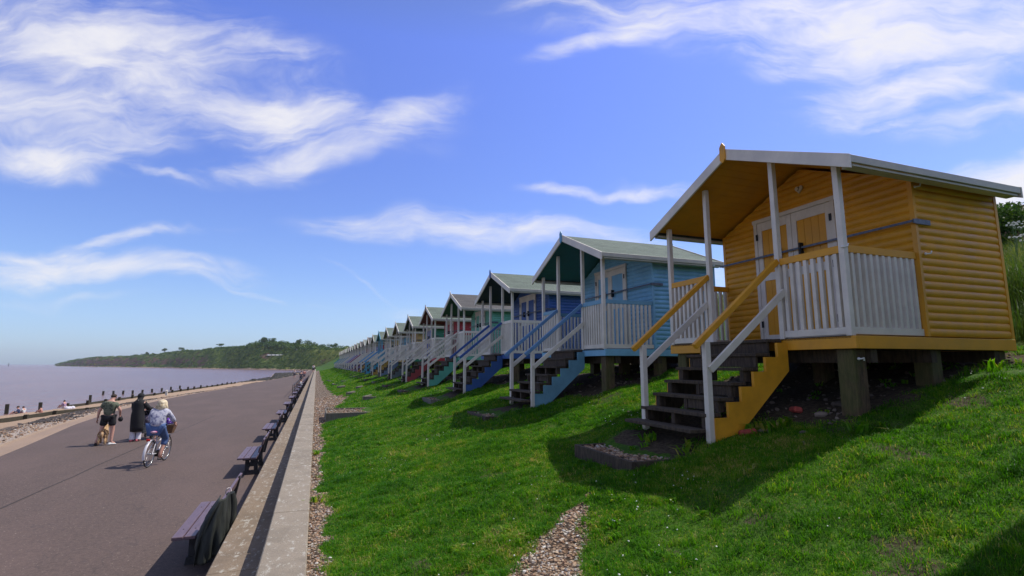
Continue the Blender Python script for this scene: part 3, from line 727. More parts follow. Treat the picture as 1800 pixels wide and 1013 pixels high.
HUTS = [
 (dict(wall=YEL, rail=YEL, hand=YEL, string=YEL, fin=YEL, felt='green'), 'ochre yellow log-sided beach hut on timber stilts, nearest of the row'),
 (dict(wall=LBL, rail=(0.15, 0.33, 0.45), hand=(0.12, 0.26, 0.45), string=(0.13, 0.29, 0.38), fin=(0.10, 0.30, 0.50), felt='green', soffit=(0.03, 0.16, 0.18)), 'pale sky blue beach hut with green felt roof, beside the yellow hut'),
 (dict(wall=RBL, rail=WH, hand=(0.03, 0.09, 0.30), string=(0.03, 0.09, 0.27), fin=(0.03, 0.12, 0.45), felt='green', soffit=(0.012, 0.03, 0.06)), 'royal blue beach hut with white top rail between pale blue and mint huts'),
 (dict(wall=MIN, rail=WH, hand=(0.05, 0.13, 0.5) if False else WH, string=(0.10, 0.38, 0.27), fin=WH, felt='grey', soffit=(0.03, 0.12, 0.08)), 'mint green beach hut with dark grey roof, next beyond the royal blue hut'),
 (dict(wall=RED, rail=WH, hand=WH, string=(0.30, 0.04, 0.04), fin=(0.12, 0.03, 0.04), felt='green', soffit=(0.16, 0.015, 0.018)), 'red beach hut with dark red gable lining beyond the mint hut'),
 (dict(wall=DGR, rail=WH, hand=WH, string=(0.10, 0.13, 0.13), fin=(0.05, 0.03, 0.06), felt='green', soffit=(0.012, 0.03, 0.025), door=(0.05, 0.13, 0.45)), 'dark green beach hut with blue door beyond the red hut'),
 (dict(wall=TAN, rail=WH, hand=WH, string=(0.13, 0.19, 0.27), fin=WH, felt='green', soffit=(0.16, 0.12, 0.07)), 'tan beach hut with white posts, two huts past the red one'),
 (dict(wall=SKB, rail=WH, hand=WH, string=(0.42, 0.25, 0.04), fin=WH, felt='green', soffit=(0.25, 0.2, 0.1)), 'light blue beach hut with mustard stair side, eighth in the row'),
 (dict(wall=(0.55, 0.36, 0.08), rail=TEA, hand=(0.10, 0.32, 0.58), string=TEA, fin=TEA, felt='green', soffit=TEA, trim=TEA, white=paint((0.10, 0.34, 0.48), 0.5, 0.5)), 'yellow-walled beach hut with teal blue posts and gable, ninth in the row'),
 (dict(wall=(0.5, 0.48, 0.5), rail=WH, hand=(0.18, 0.4, 0.62), string=(0.10, 0.33, 0.30), fin=WH, felt='green', soffit=(0.3, 0.28, 0.25)), 'off-white beach hut with pale blue handrails beyond the teal posted hut'),
 (dict(wall=RED, rail=WH, hand=WH, string=(0.5, 0.28, 0.06), fin=WH, felt='grey', soffit=(0.3, 0.28, 0.25)), 'small distant red-walled beach hut with orange stair side'),
 (dict(wall=LAV, rail=WH, hand=WH, string=(0.25, 0.16, 0.35), fin=WH, felt='pale', soffit=(0.3, 0.28, 0.3)), 'distant lavender beach hut with pale roof, twelfth in the row'),
 (dict(wall=(0.5, 0.42, 0.36), rail=WH, hand=(0.36, 0.05, 0.14), string=PNK, fin=WH, felt='grey', soffit=(0.3, 0.25, 0.22)), 'distant beige beach hut with crimson handrails'),
 (dict(wall=PNK, rail=WH, hand=(0.18, 0.10, 0.4), string=LAV, fin=WH, felt='green', soffit=(0.3, 0.25, 0.22)), 'distant dusty pink beach hut with purple handrails'),
 (dict(wall=(0.3, 0.4, 0.62), rail=WH, hand=LAV, string=LAV, fin=WH, felt='grey', soffit=(0.3, 0.28, 0.25)), 'distant powder blue beach hut with lilac handrails'),
]
far_cols = [((0.55, 0.55, 0.62), WH, 'pale grey'), (LAV, WH, 'dull lilac'), ((0.6, 0.58, 0.5), SKB, 'cream'), ((0.35, 0.5, 0.5), WH, 'sea green'), ((0.6, 0.6, 0.58), TEA, 'white'),
            ((0.5, 0.5, 0.35), WH, 'khaki'), ((0.3, 0.4, 0.5), TEA, 'slate blue'), ((0.6, 0.6, 0.6), WH, 'chalk white'), ((0.45, 0.5, 0.45), TEA, 'sage green'), ((0.12, 0.28, 0.30), TEA, 'dark teal')]
nth = ['sixteenth', 'seventeenth', 'eighteenth', 'nineteenth', 'twentieth', 'twenty-first', 'twenty-second', 'twenty-third', 'twenty-fourth', 'last and farthest']
for k, (cw, ch, nm) in enumerate(far_cols):
    HUTS.append((dict(wall=cw, rail=WH, hand=ch, string=ch, fin=WH, felt=['green', 'pale', 'grey'][k % 3], soffit=(0.3, 0.28, 0.25)), 'tiny far off %s beach hut, %s of the row' % (nm, nth[k])))
hut_roots = []
for i, (c, lab) in enumerate(HUTS): hut_roots.append(hut(i, HUT_Y[i], c, lab))
# heart-shaped number plaque on the yellow hut
xf = XD - 0.03
hp = []
for k in range(28):
    t = 2 * math.pi * k / 28; hp.append((YC + 0.004 * 16 * math.sin(t) ** 3, RT - 0.40 + 0.004 * (13 * math.cos(t) - 5 * math.cos(2 * t) - 2 * math.cos(3 * t) - math.cos(4 * t))))
mb = MB(); mb.prism(hp, 'x', xf - 0.018, xf + 0.004)
pq = mb.build('heart_plaque', paint((0.62, 0.55, 0.40), 0.5, 0.4, 'p'), hut_roots[0], 0.003)
def text_mesh(txt, size, M, mt, name, parent, ext=0.002):
    cu = bpy.data.curves.new('t', 'FONT'); cu.body = txt; cu.size = size; cu.extrude = ext; cu.align_x = 'CENTER'; cu.align_y = 'CENTER'
    to = bpy.data.objects.new('t', cu); col.objects.link(to)
    dg = bpy.context.evaluated_depsgraph_get(); me = bpy.data.meshes.new_from_object(to.evaluated_get(dg)); bpy.data.objects.remove(to)
    me.transform(M); return link(name, me, mt, parent)
text_mesh('7', 0.085, Matrix.Translation((xf - 0.022, YC, RT - 0.40)) @ Matrix(((0, 0, -1, 0), (-1, 0, 0, 0), (0, 1, 0, 0), (0, 0, 0, 1))), plain('brown_ink', (0.05, 0.03, 0.02)), 'number', pq)
# little white ceramic hooks on the yellow hut
for (x, y, z) in ((1.22, -0.03, 1.80), (1.28, -0.03, 0.98), (-0.05, 0.01, 0.97), (0.12, -0.04, 0.0)):
    mb = MB()
    pts = [(x, y - 0.0, ZB + z), (x, y - 0.03, ZB + z - 0.005), (x + 0.03, y - 0.04, ZB + z + 0.0), (x + 0.045, y - 0.04, ZB + z + 0.03)]
    if z == 0.0: pts = [(x - 0.03, y + 0.085, ZB - 0.26), (x - 0.03, y + 0.05, ZB - 0.26), (x, y + 0.05, ZB - 0.25), (x + 0.01, y + 0.055, ZB - 0.28)]
    mb.tube(pts, 0.008, 6); mb.ball(pts[0], 0.016); mb.build('hook', plain('porcelain', (0.7, 0.68, 0.64), 0.3, 0, 0.05), hut_roots[0])
# neighbouring hut behind the camera whose shadow falls on the lawn
hut(30, -1.13, dict(wall=SKB, rail=WH, hand=WH, string=SKB, fin=WH, felt='green'), 'beach hut just out of frame on the right, its roof shadow on the lawn')

# ------------------------------------------------------------------ pebbles (numpy)
def ico():
    t = (1 + 5 ** 0.5) / 2
    v = np.array([(-1, t, 0), (1, t, 0), (-1, -t, 0), (1, -t, 0), (0, -1, t), (0, 1, t), (0, -1, -t), (0, 1, -t), (t, 0, -1), (t, 0, 1), (-t, 0, -1), (-t, 0, 1)], float)
    v /= np.linalg.norm(v[0])
    f = np.array([(0, 11, 5), (0, 5, 1), (0, 1, 7), (0, 7, 10), (0, 10, 11), (1, 5, 9), (5, 11, 4), (11, 10, 2), (10, 7, 6), (7, 1, 8), (3, 9, 4), (3, 4, 2), (3, 2, 6), (3, 6, 8), (3, 8, 9), (4, 9, 5), (2, 4, 11), (6, 2, 10), (8, 6, 7), (9, 8, 1)])
    return v, f
IV, IF = ico()
def stones(name, P, size, flat=0.55, parent=None, mt=None, smooth=False):
    n_ = len(P); V = IV[None] * (1 + rng.uniform(-0.22, 0.22, (n_, 12, 1)))
    sc = size[:, None] * np.stack([rng.uniform(0.7, 1.3, n_), rng.uniform(0.7, 1.3, n_), rng.uniform(0.7, 1.2, n_) * flat], -1)
    V = V * sc[:, None, :]
    a = rng.uniform(0, 6.28, n_); ca_, sa = np.cos(a)[:, None], np.sin(a)[:, None]
    V = np.stack([V[..., 0] * ca_ - V[..., 1] * sa, V[..., 0] * sa + V[..., 1] * ca_, V[..., 2] + V[..., 0] * rng.uniform(-0.3, 0.3, (n_, 1))], -1) + P[:, None, :]
    F_ = (IF[None] + (np.arange(n_) * 12)[:, None, None]).reshape(-1)
    t = np.repeat(rng.uniform(0, 1, n_) ** 0.9, 12)
    return link(name, fast_mesh(name, V.reshape(-1, 3), F_, np.full(n_ * 20, 3), {'tint': t}, smooth), mt or M_PEB, parent)
def rej(n_, x0, x1, y0, y1, f, thr=0.5):
    x = rng.uniform(x0, x1, n_); y = rng.uniform(y0, y1, n_); k = f(x, y) > thr
    return x[k], y[k]
x1, y1 = rej(30000, 0.02, 2.9, 3.2, 9, lambda a, b: gravel_mask(a, b) * (0.35 + 0.9 * rng.random(len(a))) * (0.7 + 0.6 * vnoise(a, b, 4.0, 91)), 0.42)
x2, y2 = rej(9000, 0.02, 2.2, 9, 30, gravel_mask, 0.55)
x3, y3 = rej(5000, 0.02, 2.4, 2.4, 3.4, gravel_mask, 0.55)
x = np.concatenate([x1, x2, x3]); y = np.concatenate([y1, y2, y3])
sz = np.concatenate([0.004 + 0.014 * rng.random(len(x1)) ** 1.8, rng.uniform(0.012, 0.03, len(x2)), 0.004 + 0.014 * rng.random(len(x3)) ** 1.8])
tag(stones('gravel', np.stack([x, y, gz(x, y) + sz * 0.3], -1), sz, 0.6), kind='stuff')
# rubble on the bare earth below the huts
M_RUB = plain('rubble_stone', (0.13, 0.10, 0.075), 0.9, 0, 0.6, 3)
P_ = []; S_ = []
for i, yn in enumerate(HUT_Y[:6]):
    k = 330 if i == 0 else 160
    x = rng.uniform(4.6, 9.0, k); y = yn + rng.uniform(0.0, 3.3, k); s_ = rng.uniform(0.010, 0.032, k) * np.where(rng.random(k) < 0.08, 2.2, 1)
    P_.append(np.stack([x, y, gz(x, y) + s_ * 0.3], -1)); S_.append(s_)
tag(stones('rubble', np.concatenate(P_), np.concatenate(S_), 0.65, None, M_RUB), kind='stuff')
M_BRICK = plain('broken_brick', (0.32, 0.05, 0.035), 0.8)
for (x, y, lab) in ((4.62, 4.75, 'broken red brick lying in the grass beside the yellow stair side'), (5.35, 4.75, 'broken red brick in shade under the yellow hut deck')):
    me_b = MB(); me_b.box(-0.09, 0.10, -0.05, 0.05, 0, 0.07); b_ = me_b.build('brick', M_BRICK, None, 0.02); b_.location = (x, y, float(gz(x, y)) - 0.01); b_.rotation_euler = (0.2, 0.1, random.uniform(0, 3))
    tag(b_, lab, 'brick', 'broken bricks under the yellow hut')

# ------------------------------------------------------------------ timber-edged gravel boxes at the foot of the stairs
def gravel_box(x0, x1, y0, y1, ztop, label, depth=0.2, npeb=500, i=0):
    root = empty('gravel_box', ((x0 + x1) / 2, (y0 + y1) / 2, ztop - depth)); hx, hy = (x1 - x0) / 2, (y1 - y0) / 2
    tag(root, label, 'gravel box', 'timber-edged gravel boxes at the foot of the stairs')
    m_ = MB(); t = 0.045
    m_.box(-hx, -hx + t, -hy, hy, -0.3, depth); m_.box(-hx + t, hx, -hy, -hy + t, -0.3, depth - 0.003); m_.box(-hx + t, hx, hy - t, hy, -0.3, depth - 0.003)
    m_.build('timber_edge', M_STEP_LIGHT if i % 3 == 2 else M_STEP, root, 0.006)
    m_ = MB(); m_.box(-hx + t, hx, -hy + t, hy - t, -0.2, depth - 0.05); m_.build('earth_fill', M_FILL, root)
    if npeb:
        x = rng.uniform(-hx + t, hx - 0.02, npeb); y = rng.uniform(-hy + t, hy - t, npeb); s_ = rng.uniform(0.012, 0.028, npeb)
        o = stones('gravel_fill', np.stack([x, y, np.full(npeb, depth - 0.045) + rng.uniform(0, 0.03, npeb)], -1), s_, 0.6, root); o['kind'] = 'stuff'
M_FILL = plain('gravelly_earth', (0.10, 0.075, 0.05), 0.95, 0, 0.5, 60)
names = ['yellow', 'pale blue', 'royal blue', 'mint green', 'red', 'dark green', 'tan', 'light blue eighth', 'teal posted', 'off-white tenth']
for i, nm in enumerate(names):
    yn = HUT_Y[i]
    gravel_box(3.22, 4.0, yn + 0.98, yn + 2.32, 1.665, 'dark timber-edged gravel box at the foot of the %s hut stairs' % nm, 0.17, [1100, 500, 250, 120, 60, 0, 0, 0, 0, 0][i], i)
gravel_box(0.35, 1.75, 17.3, 19.2, 1.22, 'low timber-edged gravel bed beside the wall gravel strip, nearest the wall', 0.16, 300, 2)
M_PLK = M_STEP_LIGHT
for j, (x, y, L, lab) in enumerate([(2.1, 23.2, 1.3, 'nearest'), (1.7, 27.8, 1.4, 'second nearest'), (2.4, 31.6, 1.2, 'third nearest'), (1.6, 36.2, 1.5, 'fourth nearest'), (1.3, 43, 1.6, 'fifth nearest'), (2.2, 45, 1.5, 'sixth nearest'), (1.2, 53, 2.0, 'farthest')]):
    m_ = MB(); m_.box(-0.05, 0.05, -L / 2, L / 2, -0.12, 0.11); m_.box(0.05, 0.5, -L / 2, -L / 2 + 0.06, -0.12, 0.10)
    o = m_.build('timber_step', M_PLK, None, 0.008); o.location = (x, y, float(gz(x, y)) + 0.0); o.rotation_euler = (0, 0, random.uniform(-0.5, 0.3))
    tag(o, 'low timber step edge half sunk in the grass bank, %s of its kind' % lab, 'timber step', 'sunken timber step edges in the grass')

# ------------------------------------------------------------------ lawn blades
def blades(x, y, h, w_, lean, tint, segs=True, zoff=-0.005, zf=gz):
    n_ = len(x); z = zf(x, y) + zoff
    a = rng.uniform(0, 2 * np.pi, n_); b = a + rng.uniform(-0.6, 0.6, n_) + np.pi / 2
    sx, sy = np.cos(a) * w_ / 2, np.sin(a) * w_ / 2
    lx, ly = np.cos(b) * lean * h, np.sin(b) * lean * h
    V = np.empty((n_, 5, 3))
    V[:, 0] = np.stack([x - sx, y - sy, z], -1); V[:, 1] = np.stack([x + sx, y + sy, z], -1)
    V[:, 2] = np.stack([x + sx * 0.8 + lx * 0.35, y + sy * 0.8 + ly * 0.35, z + h * 0.6], -1); V[:, 3] = np.stack([x - sx * 0.8 + lx * 0.35, y - sy * 0.8 + ly * 0.35, z + h * 0.6], -1)
    V[:, 4] = np.stack([x + lx, y + ly, z + h * (1 - 0.35 * lean)], -1)
    o = np.arange(n_)[:, None] * 5
    F_ = np.concatenate([o + np.array([[0, 1, 2, 3]]), o + np.array([[3, 2, 4]])], 1).ravel()
    tot = np.tile([4, 3], n_)
    return V.reshape(-1, 3), F_, tot, np.repeat(tint, 5)
def join_blades(name, parts, mt):
    Vs, Fs, Ts, As = [], [], [], []; off = 0
    for (V, F_, t, a) in parts: Vs.append(V); Fs.append(F_ + off); Ts.append(t); As.append(a); off += len(V)
    return link(name, fast_mesh(name, np.concatenate(Vs), np.concatenate(Fs), np.concatenate(Ts), {'tint': np.concatenate(As)}), mt)
def lawn_pts(n_, x0, x1, y0, y1, margin=0.35):
    x = rng.uniform(x0, x1, n_); y = rng.uniform(y0, y1, n_)
    ang = np.degrees(np.arctan2(x, y)); k = ang < 74
    gmk = gravel_mask(x, y); dmk = dirt_mask(x, y)
    k &= (gmk + rng.uniform(-0.55, 0.45, n_) * (1 - 0.45 * (gmk > 0.98)) < 0.5) & (dmk * 0.85 + rng.uniform(-0.25, 0.35, n_) < 0.55)
    for i, yn in enumerate(HUT_Y[:10]): k &= ~((x > 3.2) & (x < 4.02) & (y > yn + 0.96) & (y < yn + 2.34))
    k &= ~((x > 0.33) & (x < 1.77) & (y > 17.28) & (y < 19.22))
    return x[k], y[k]
parts = []
for (n_, x0, x1, y0, y1, h0, h1, ww) in [(190000, 0.1, 7.0, 0.8, 4.6, 0.02, 0.052, 0.0045), (300000, 0.1, 9, 4.0, 9, 0.02, 0.055, 0.006), (190000, 0.1, 9.5, 9, 18, 0.025, 0.06, 0.011), (100000, 0.1, 9.5, 18, 40, 0.03, 0.07, 0.022), (60000, 0.1, 9.5, 40, 140, 0.04, 0.08, 0.06)]:
    x, y = lawn_pts(n_, x0, x1, y0, y1); m_ = len(x)
    lush = vnoise(x, y, 1.1, 31) * 0.6 + vnoise(x, y, 4.0, 32) * 0.4
    tuft = np.clip((vnoise(x, y, 8.0, 35) - 0.45) * 2.2, 0, 1); h = rng.uniform(h0, h1, m_) * (0.45 + 0.9 * lush + 0.75 * tuft)
    tint = np.clip(rng.normal(0.50, 0.15, m_) + (rng.random(m_) < 0.05) * 0.5, 0, 1)
    parts.append(blades(x, y, h, ww * rng.uniform(0.6, 1.3, m_), rng.uniform(0.2, 1.3, m_), tint))
# shaggier tufts and broad-leaved weeds
x, y = lawn_pts(4200, 0.3, 8.5, 1.6, 16); cx_, cy_ = x, y
K = 16; x = (cx_[:, None] + rng.normal(0, 0.025, (len(cx_), K))).ravel(); y = (cy_[:, None] + rng.normal(0, 0.025, (len(cy_), K))).ravel()
parts.append(blades(x, y, rng.uniform(0.05, 0.10, len(x)), np.full(len(x), 0.006), rng.uniform(0.4, 1.4, len(x)), np.clip(np.repeat(rng.uniform(0.2, 0.75, len(cx_)), K), 0, 1)))
tag(join_blades('grass', parts, M_GRASS), 'mown bright green grass covering the bank below the huts', 'grass', kind='stuff')
# weeds: rosettes
parts = []
for _ in range(160):
    cx_, cy_ = random.uniform(0.4, 8), random.uniform(3.2, 12)
    if gravel_mask(cx_, cy_) > 0.4: continue
    n_ = 9; r_ = random.uniform(0.02, 0.05)
    x = cx_ + rng.normal(0, r_, n_); y = cy_ + rng.normal(0, r_, n_)
    parts.append(blades(x, y, rng.uniform(0.05, 0.09, n_), np.full(n_, 0.022), rng.uniform(0.9, 1.6, n_), np.clip(rng.normal(0.62, 0.1, n_), 0, 1)))
for (cx_, cy_, s_) in ((5.05, 3.75, 1.5), (4.75, 4.72, 1.3), (4.95, 4.6, 1.3), (3.95, 5.05, 1.3), (3.95, 5.75, 1.2), (0.09, 7.6, 1.0), (0.08, 11.5, 1.0), (8.0, 3.7, 1.7), (7.4, 3.8, 1.5)):
    n_ = 14; x = cx_ + rng.normal(0, 0.05, n_); y = cy_ + rng.normal(0, 0.05, n_)
    parts.append(blades(x, y, rng.uniform(0.09, 0.15, n_) * s_, np.full(n_, 0.035), rng.uniform(0.5, 1.4, n_), np.clip(rng.normal(0.7, 0.1, n_), 0, 1)))
tag(join_blades('weeds', parts, M_GRASS), 'broad-leaved weeds scattered through the lawn', 'weeds', kind='stuff')
# white clover specks
x, y = lawn_pts(2600, 0.4, 9, 2.6, 18); k = vnoise(x, y, 0.9, 41) > 0.72; x, y = x[k], y[k]
M_CLOV = plain('clover_flower', (0.72, 0.72, 0.62), 0.8, 0, 0.05)
tag(stones('clover', np.stack([x, y, gz(x, y) + 0.045], -1), rng.uniform(0.003, 0.008, len(x)), 0.8, None, M_CLOV), 'small white clover heads dotted over the lawn', 'clover', kind='stuff')

# ------------------------------------------------------------------ tall grass and bush behind the yellow hut, house on the bank
n_ = 26000; x = rng.uniform(9.4, 17, n_); y = rng.uniform(3.4, 9.5, n_); k = vnoise(x, y, 0.8, 51) > 0.2; x, y = x[k], y[k]; m_ = len(x)
dry = np.clip((x - 10.2) / 1.5, 0, 1) * 0.5
tall = blades(x, y, rng.uniform(0.35, 1.0, m_) * (0.7 + 0.5 * vnoise(x, y, 1.5, 53)), rng.uniform(0.008, 0.016, m_), rng.uniform(0.1, 0.6, m_), np.clip(rng.normal(0.12, 0.13, m_) + dry * rng.uniform(0.0, 1.0, m_), 0, 1))
x = rng.uniform(9.0, 30, 9000); y = rng.uniform(9.5, 60, 9000)
k = x > 9.6; x, y = x[k], y[k]
tall2 = blades(x, y, rng.uniform(0.4, 0.9, len(x)), np.full(len(x), 0.03), rng.uniform(0.1, 0.6, len(x)), np.clip(rng.normal(0.5, 0.25, len(x)), 0, 1))
tag(join_blades('tall_grass', [tall, tall2], M_TALL), 'tall seeding grass on the steep bank behind the huts', 'grass', kind='stuff')
M_UMB = plain('umbel_flower', (0.75, 0.75, 0.68), 0.8, 0, 0.05)
M_STEM = plain('green_stem', (0.06, 0.12, 0.03), 0.7)
umb_spots = [(12.4, 5.75, 1.05), (12.9, 6.0, 1.25), (11.7, 5.25, 1.05), (13.3, 6.15, 1.2), (12.1, 5.45, 0.95), (12.9, 5.75, 1.0), (13.8, 6.3, 1.1)]
umb_lab = ['tallest', 'broadest', 'lowest left', 'second tallest', 'lowest right', 'middle', 'farthest']
for (x, y, h), lb_ in zip(umb_spots, umb_lab):
    root = empty('cow_parsley', (x, y, float(gz(x, y)))); tag(root, 'white-flowered cow parsley in the tall grass behind the yellow hut, %s' % lb_, 'plant', 'cow parsley plants')
    st = MB(); fl = MB(); st.tube([(0, 0, 0), (0.02, 0.01, h)], 0.006, 5)
    for k in range(11):
        a = k * 2.4; r_ = 0.02 + 0.014 * (k ** 0.9); ex, ey = r_ * math.cos(a) + 0.02, r_ * math.sin(a)
        st.tube([(0.02, 0.01, h - 0.07), (ex, ey, h)], 0.0025, 4); fl.ball((ex, ey, h + 0.006), (0.02, 0.02, 0.009), 6, 4)
    st.build('stem', M_STEM, root); fl.build('flower_head', M_UMB, root)
def leaf_cloud(cen, rad, n_, ls, tmean, clump=9, shell=0.55):
    """leaf quads spread through an uneven ellipsoidal crown"""
    cen = np.asarray(cen, float); rad = np.asarray(rad, float)
    d = rng.normal(size=(clump, 3)); d /= np.linalg.norm(d, axis=1)[:, None]; cc = d * rng.uniform(0.3, 0.8, (clump, 1)); cr = rng.uniform(0.3, 0.55, clump)
    ci = rng.integers(0, clump, n_); q = rng.normal(size=(n_, 3)); q /= np.linalg.norm(q, axis=1)[:, None]
    p = cc[ci] + q * (cr[ci] * rng.uniform(shell, 1.0, n_) ** 0.5)[:, None]
    p = cen + p * rad
    a = rng.normal(size=(n_, 3)); a /= np.linalg.norm(a, axis=1)[:, None]; b = np.cross(a, rng.normal(size=(n_, 3))); b /= np.linalg.norm(b, axis=1)[:, None]
    s_ = (ls * rng.uniform(0.6, 1.4, n_))[:, None]
    V = np.stack([p - a * s_, p + b * s_ * 0.5, p + a * s_, p - b * s_ * 0.5], 1).reshape(-1, 3)
    t = np.clip(tmean + (rng.uniform(-0.25, 0.25, clump)[ci]) + rng.normal(0, 0.12, n_), 0, 1)
    return V, np.arange(n_ * 4), np.full(n_, 4), np.repeat(t, 4)
def bush(name, x, y, z, rad, n_, ls, label, cat='bush', grp=None, tm=0.5, mt=None, trunk=True):
    root = empty(name, (x, y, z)); tag(root, label, cat, grp)
    parts = [leaf_cloud((0, 0, rad[2] * 0.9), rad, n_, ls, tm)]
    o = join_blades('crown', parts, mt or M_LEAF); o.parent = root
    m_ = MB()
    for k in range(5):
        a = k * 1.26; m_.tube([(0, 0, -0.2), (rad[0] * 0.15 * math.cos(a), rad[1] * 0.15 * math.sin(a), rad[2] * 0.6), (rad[0] * 0.5 * math.cos(a), rad[1] * 0.5 * math.sin(a), rad[2] * 1.2)], [rad[2] * 0.06, rad[2] * 0.04, rad[2] * 0.012], 6)
    m_.build('trunk', M_STEP, root); return root
bush('bush', 22.0, 10.7, float(gz(22, 10.7)) - 0.2, (1.5, 1.5, 1.15), 5200, 0.07, 'rounded dark green bush on the bank top behind the yellow hut', tm=0.55)
bush('bush', 25.0, 14.3, float(gz(25, 14)) - 0.3, (1.6, 2.0, 0.9), 3500, 0.08, 'lower leafy bush just left of the rounded bush on the bank top', tm=0.45)
bush('bush', 22.5, 8.2, float(gz(22, 8)) - 0.3, (1.8, 2.0, 0.9), 3000, 0.08, 'leafy bush to the right of the rounded one on the bank', tm=0.5)
# house with a red tiled roof on the top of the bank
HR = empty('house', (34, 15.6, 6.6)); tag(HR, 'red-brown tiled house roof showing above the bushes at the right edge', 'house')
m_ = MB(); m_.box(-4, 4, -6, 6, 0, 3.0); m_.build('wall', plain('brick_wall', (0.25, 0.12, 0.08), 0.9), HR)
m_ = MB(); m_.add([(-4.5, -6.5, 2.8), (4.5, -6.5, 2.8), (4.5, 6.5, 2.8), (-4.5, 6.5, 2.8), (0, -2.6, 4.2), (0, 2.4, 4.2)], [(0, 1, 4), (1, 2, 5, 4), (2, 3, 5), (3, 0, 4, 5), (0, 3, 2, 1)])
rf = m_.build('roof', plain('clay_tiles', (0.13, 0.055, 0.045), 0.85, 0, 0.35, 6), HR)
m_ = MB(); m_.tube([(0, -2.5, 4.15), (0, -2.5, 4.45), (0, -2.5, 4.75)], [0.16, 0.10, 0.02], 6); m_.tube([(0, -2.6, 4.22), (0, 2.4, 4.22)], 0.09, 6); m_.build('finial', plain('ridge_clay', (0.10, 0.04, 0.035), 0.8), rf)

# ------------------------------------------------------------------ bearings from the viewpoint used to survey the coast
CAMP = Vector((0, 0, 2.7))
def ray(u, v): return fw + rt * ((u - 900) / F_PX) - uu * ((v - 506.5) / F_PX)
def on_z(u, v, z):
    d = ray(u, v); return CAMP + d * ((z - 2.7) / d.z)
def at_dist(u, v, dist):
    d = ray(u, v); return CAMP + d * (dist / math.hypot(d.x, d.y))

# ------------------------------------------------------------------ far headland
ST = [(30, 300, 612, 0.2, 0.9), (640, 300, 612, 0.2, 0.9), (610, 310, 612, 0.2, 0.9), (595, 330, 612.5, 0.25, 0.9), (580, 350, 612, 0.2, 0.9), (560, 380, 612.5, 0.15, 0.8), (545, 400, 611, 0.1, 0.6), (525, 430, 610, 0.05, 0.35), (505, 455, 608.5, 0.05, 0.15),
      (485, 475, 607, 0.2, 0.1), (470, 490, 607, 0.35, 0.05), (455, 500, 608, 0.1, 0.1), (440, 515, 610.5, 0.05, 0.15), (425, 535, 610, 0.0, 0.2), (410, 560, 611, 0.25, 0.25), (395, 585, 611.5, 0.1, 0.3), (375, 610, 613, 0.2, 0.35), (355, 650, 616.5, 0.35, 0.2),
      (335, 690, 617.5, 0.45, 0.2), (318, 730, 617, 0.4, 0.1), (300, 780, 619.5, 0.5, 0.15), (275, 840, 623.5, 0.55, 0.1), (250, 900, 625, 0.5, 0.1), (225, 980, 627.5, 0.6, 0.05), (195, 1080, 628, 0.65, 0), (170, 1180, 628.5, 0.75, 0), (145, 1300, 631, 0.8, 0),
      (125, 1450, 634.5, 0.85, 0), (110, 1600, 638.5, 0.9, 0), (98, 1750, 641.3, 0.9, 0)]
ST = ST[1:]
ROWS = [(-0.12, -0.05), (0.0, 0.0), (0.02, 0.015), (0.10, 0.05), (0.22, 0.22), (0.36, 0.42), (0.5, 0.60), (0.62, 0.74), (0.74, 0.86), (0.86, 0.95), (1.0, 1.0), (1.25, 1.02), (1.7, 0.98), (3.0, 0.95), (6.0, 0.9)]
sub = 6
us = []; 
for a, b in zip(ST[:-1], ST[1:]):
    for k in range(sub): us.append(tuple(a[j] + (b[j] - a[j]) * k / sub for j in range(5)))
us.append(ST[-1])
def rowint(t): 
    return float(np.interp(t, np.arange(len(ROWS)), [r_[0] for r_ in ROWS])), float(np.interp(t, np.arange(len(ROWS)), [r_[1] for r_ in ROWS]))
TR = np.arange(0, len(ROWS) - 1 + 0.01, 0.34)
V = []; HH = []; EA = []; OP = []; CREST = []
for (u, db, vc, ea, op) in us:
    p0 = at_dist(u, 641, db)
    hd = Vector((p0.x, p0.y, 0)).normalized()
    depth = 60 + 0.03 * db
    zc = at_dist(u, vc, db + depth).z
    CREST.append((p0 + hd * depth, zc, hd, depth))
    zb = -1.5
    for t in TR:
        s_, h_ = rowint(t)
        p = p0 + hd * (depth * s_)
        z = zb + (zc - zb) * h_
        n1 = float(vnoise(np.array(p.x), np.array(p.y), 0.035, 61)) - 0.5; n2 = float(vnoise(np.array(p.x), np.array(p.y), 0.1, 62)) - 0.5
        amp = min(1, max(0, s_ * 6)) * min(1, max(0.0, zc / 12)) 
        z += (n1 * 3.5 + n2 * 1.6) * amp * (1 - 0.6 * min(1, max(0, (s_ - 0.85) * 4)))
        V.append((p.x, p.y, z)); HH.append(h_); EA.append(1.15 * ea * (1.25 - abs(h_ - 0.45) * 1.3)); OP.append(op)
nr = len(TR); nc = len(us); idx = np.arange(nr * nc).reshape(nc, nr)
F_ = np.stack([idx[:-1, :-1], idx[:-1, 1:], idx[1:, 1:], idx[1:, :-1]], -1).reshape(-1, 4)
HV = np.array(V).reshape(nc, nr, 3)
tag(link('hills', fast_mesh('hills', np.array(V), F_.ravel(), np.full(len(F_), 4), {'hh': HH, 'earth': EA, 'open': OP}, True), hill_mat()), kind='structure')
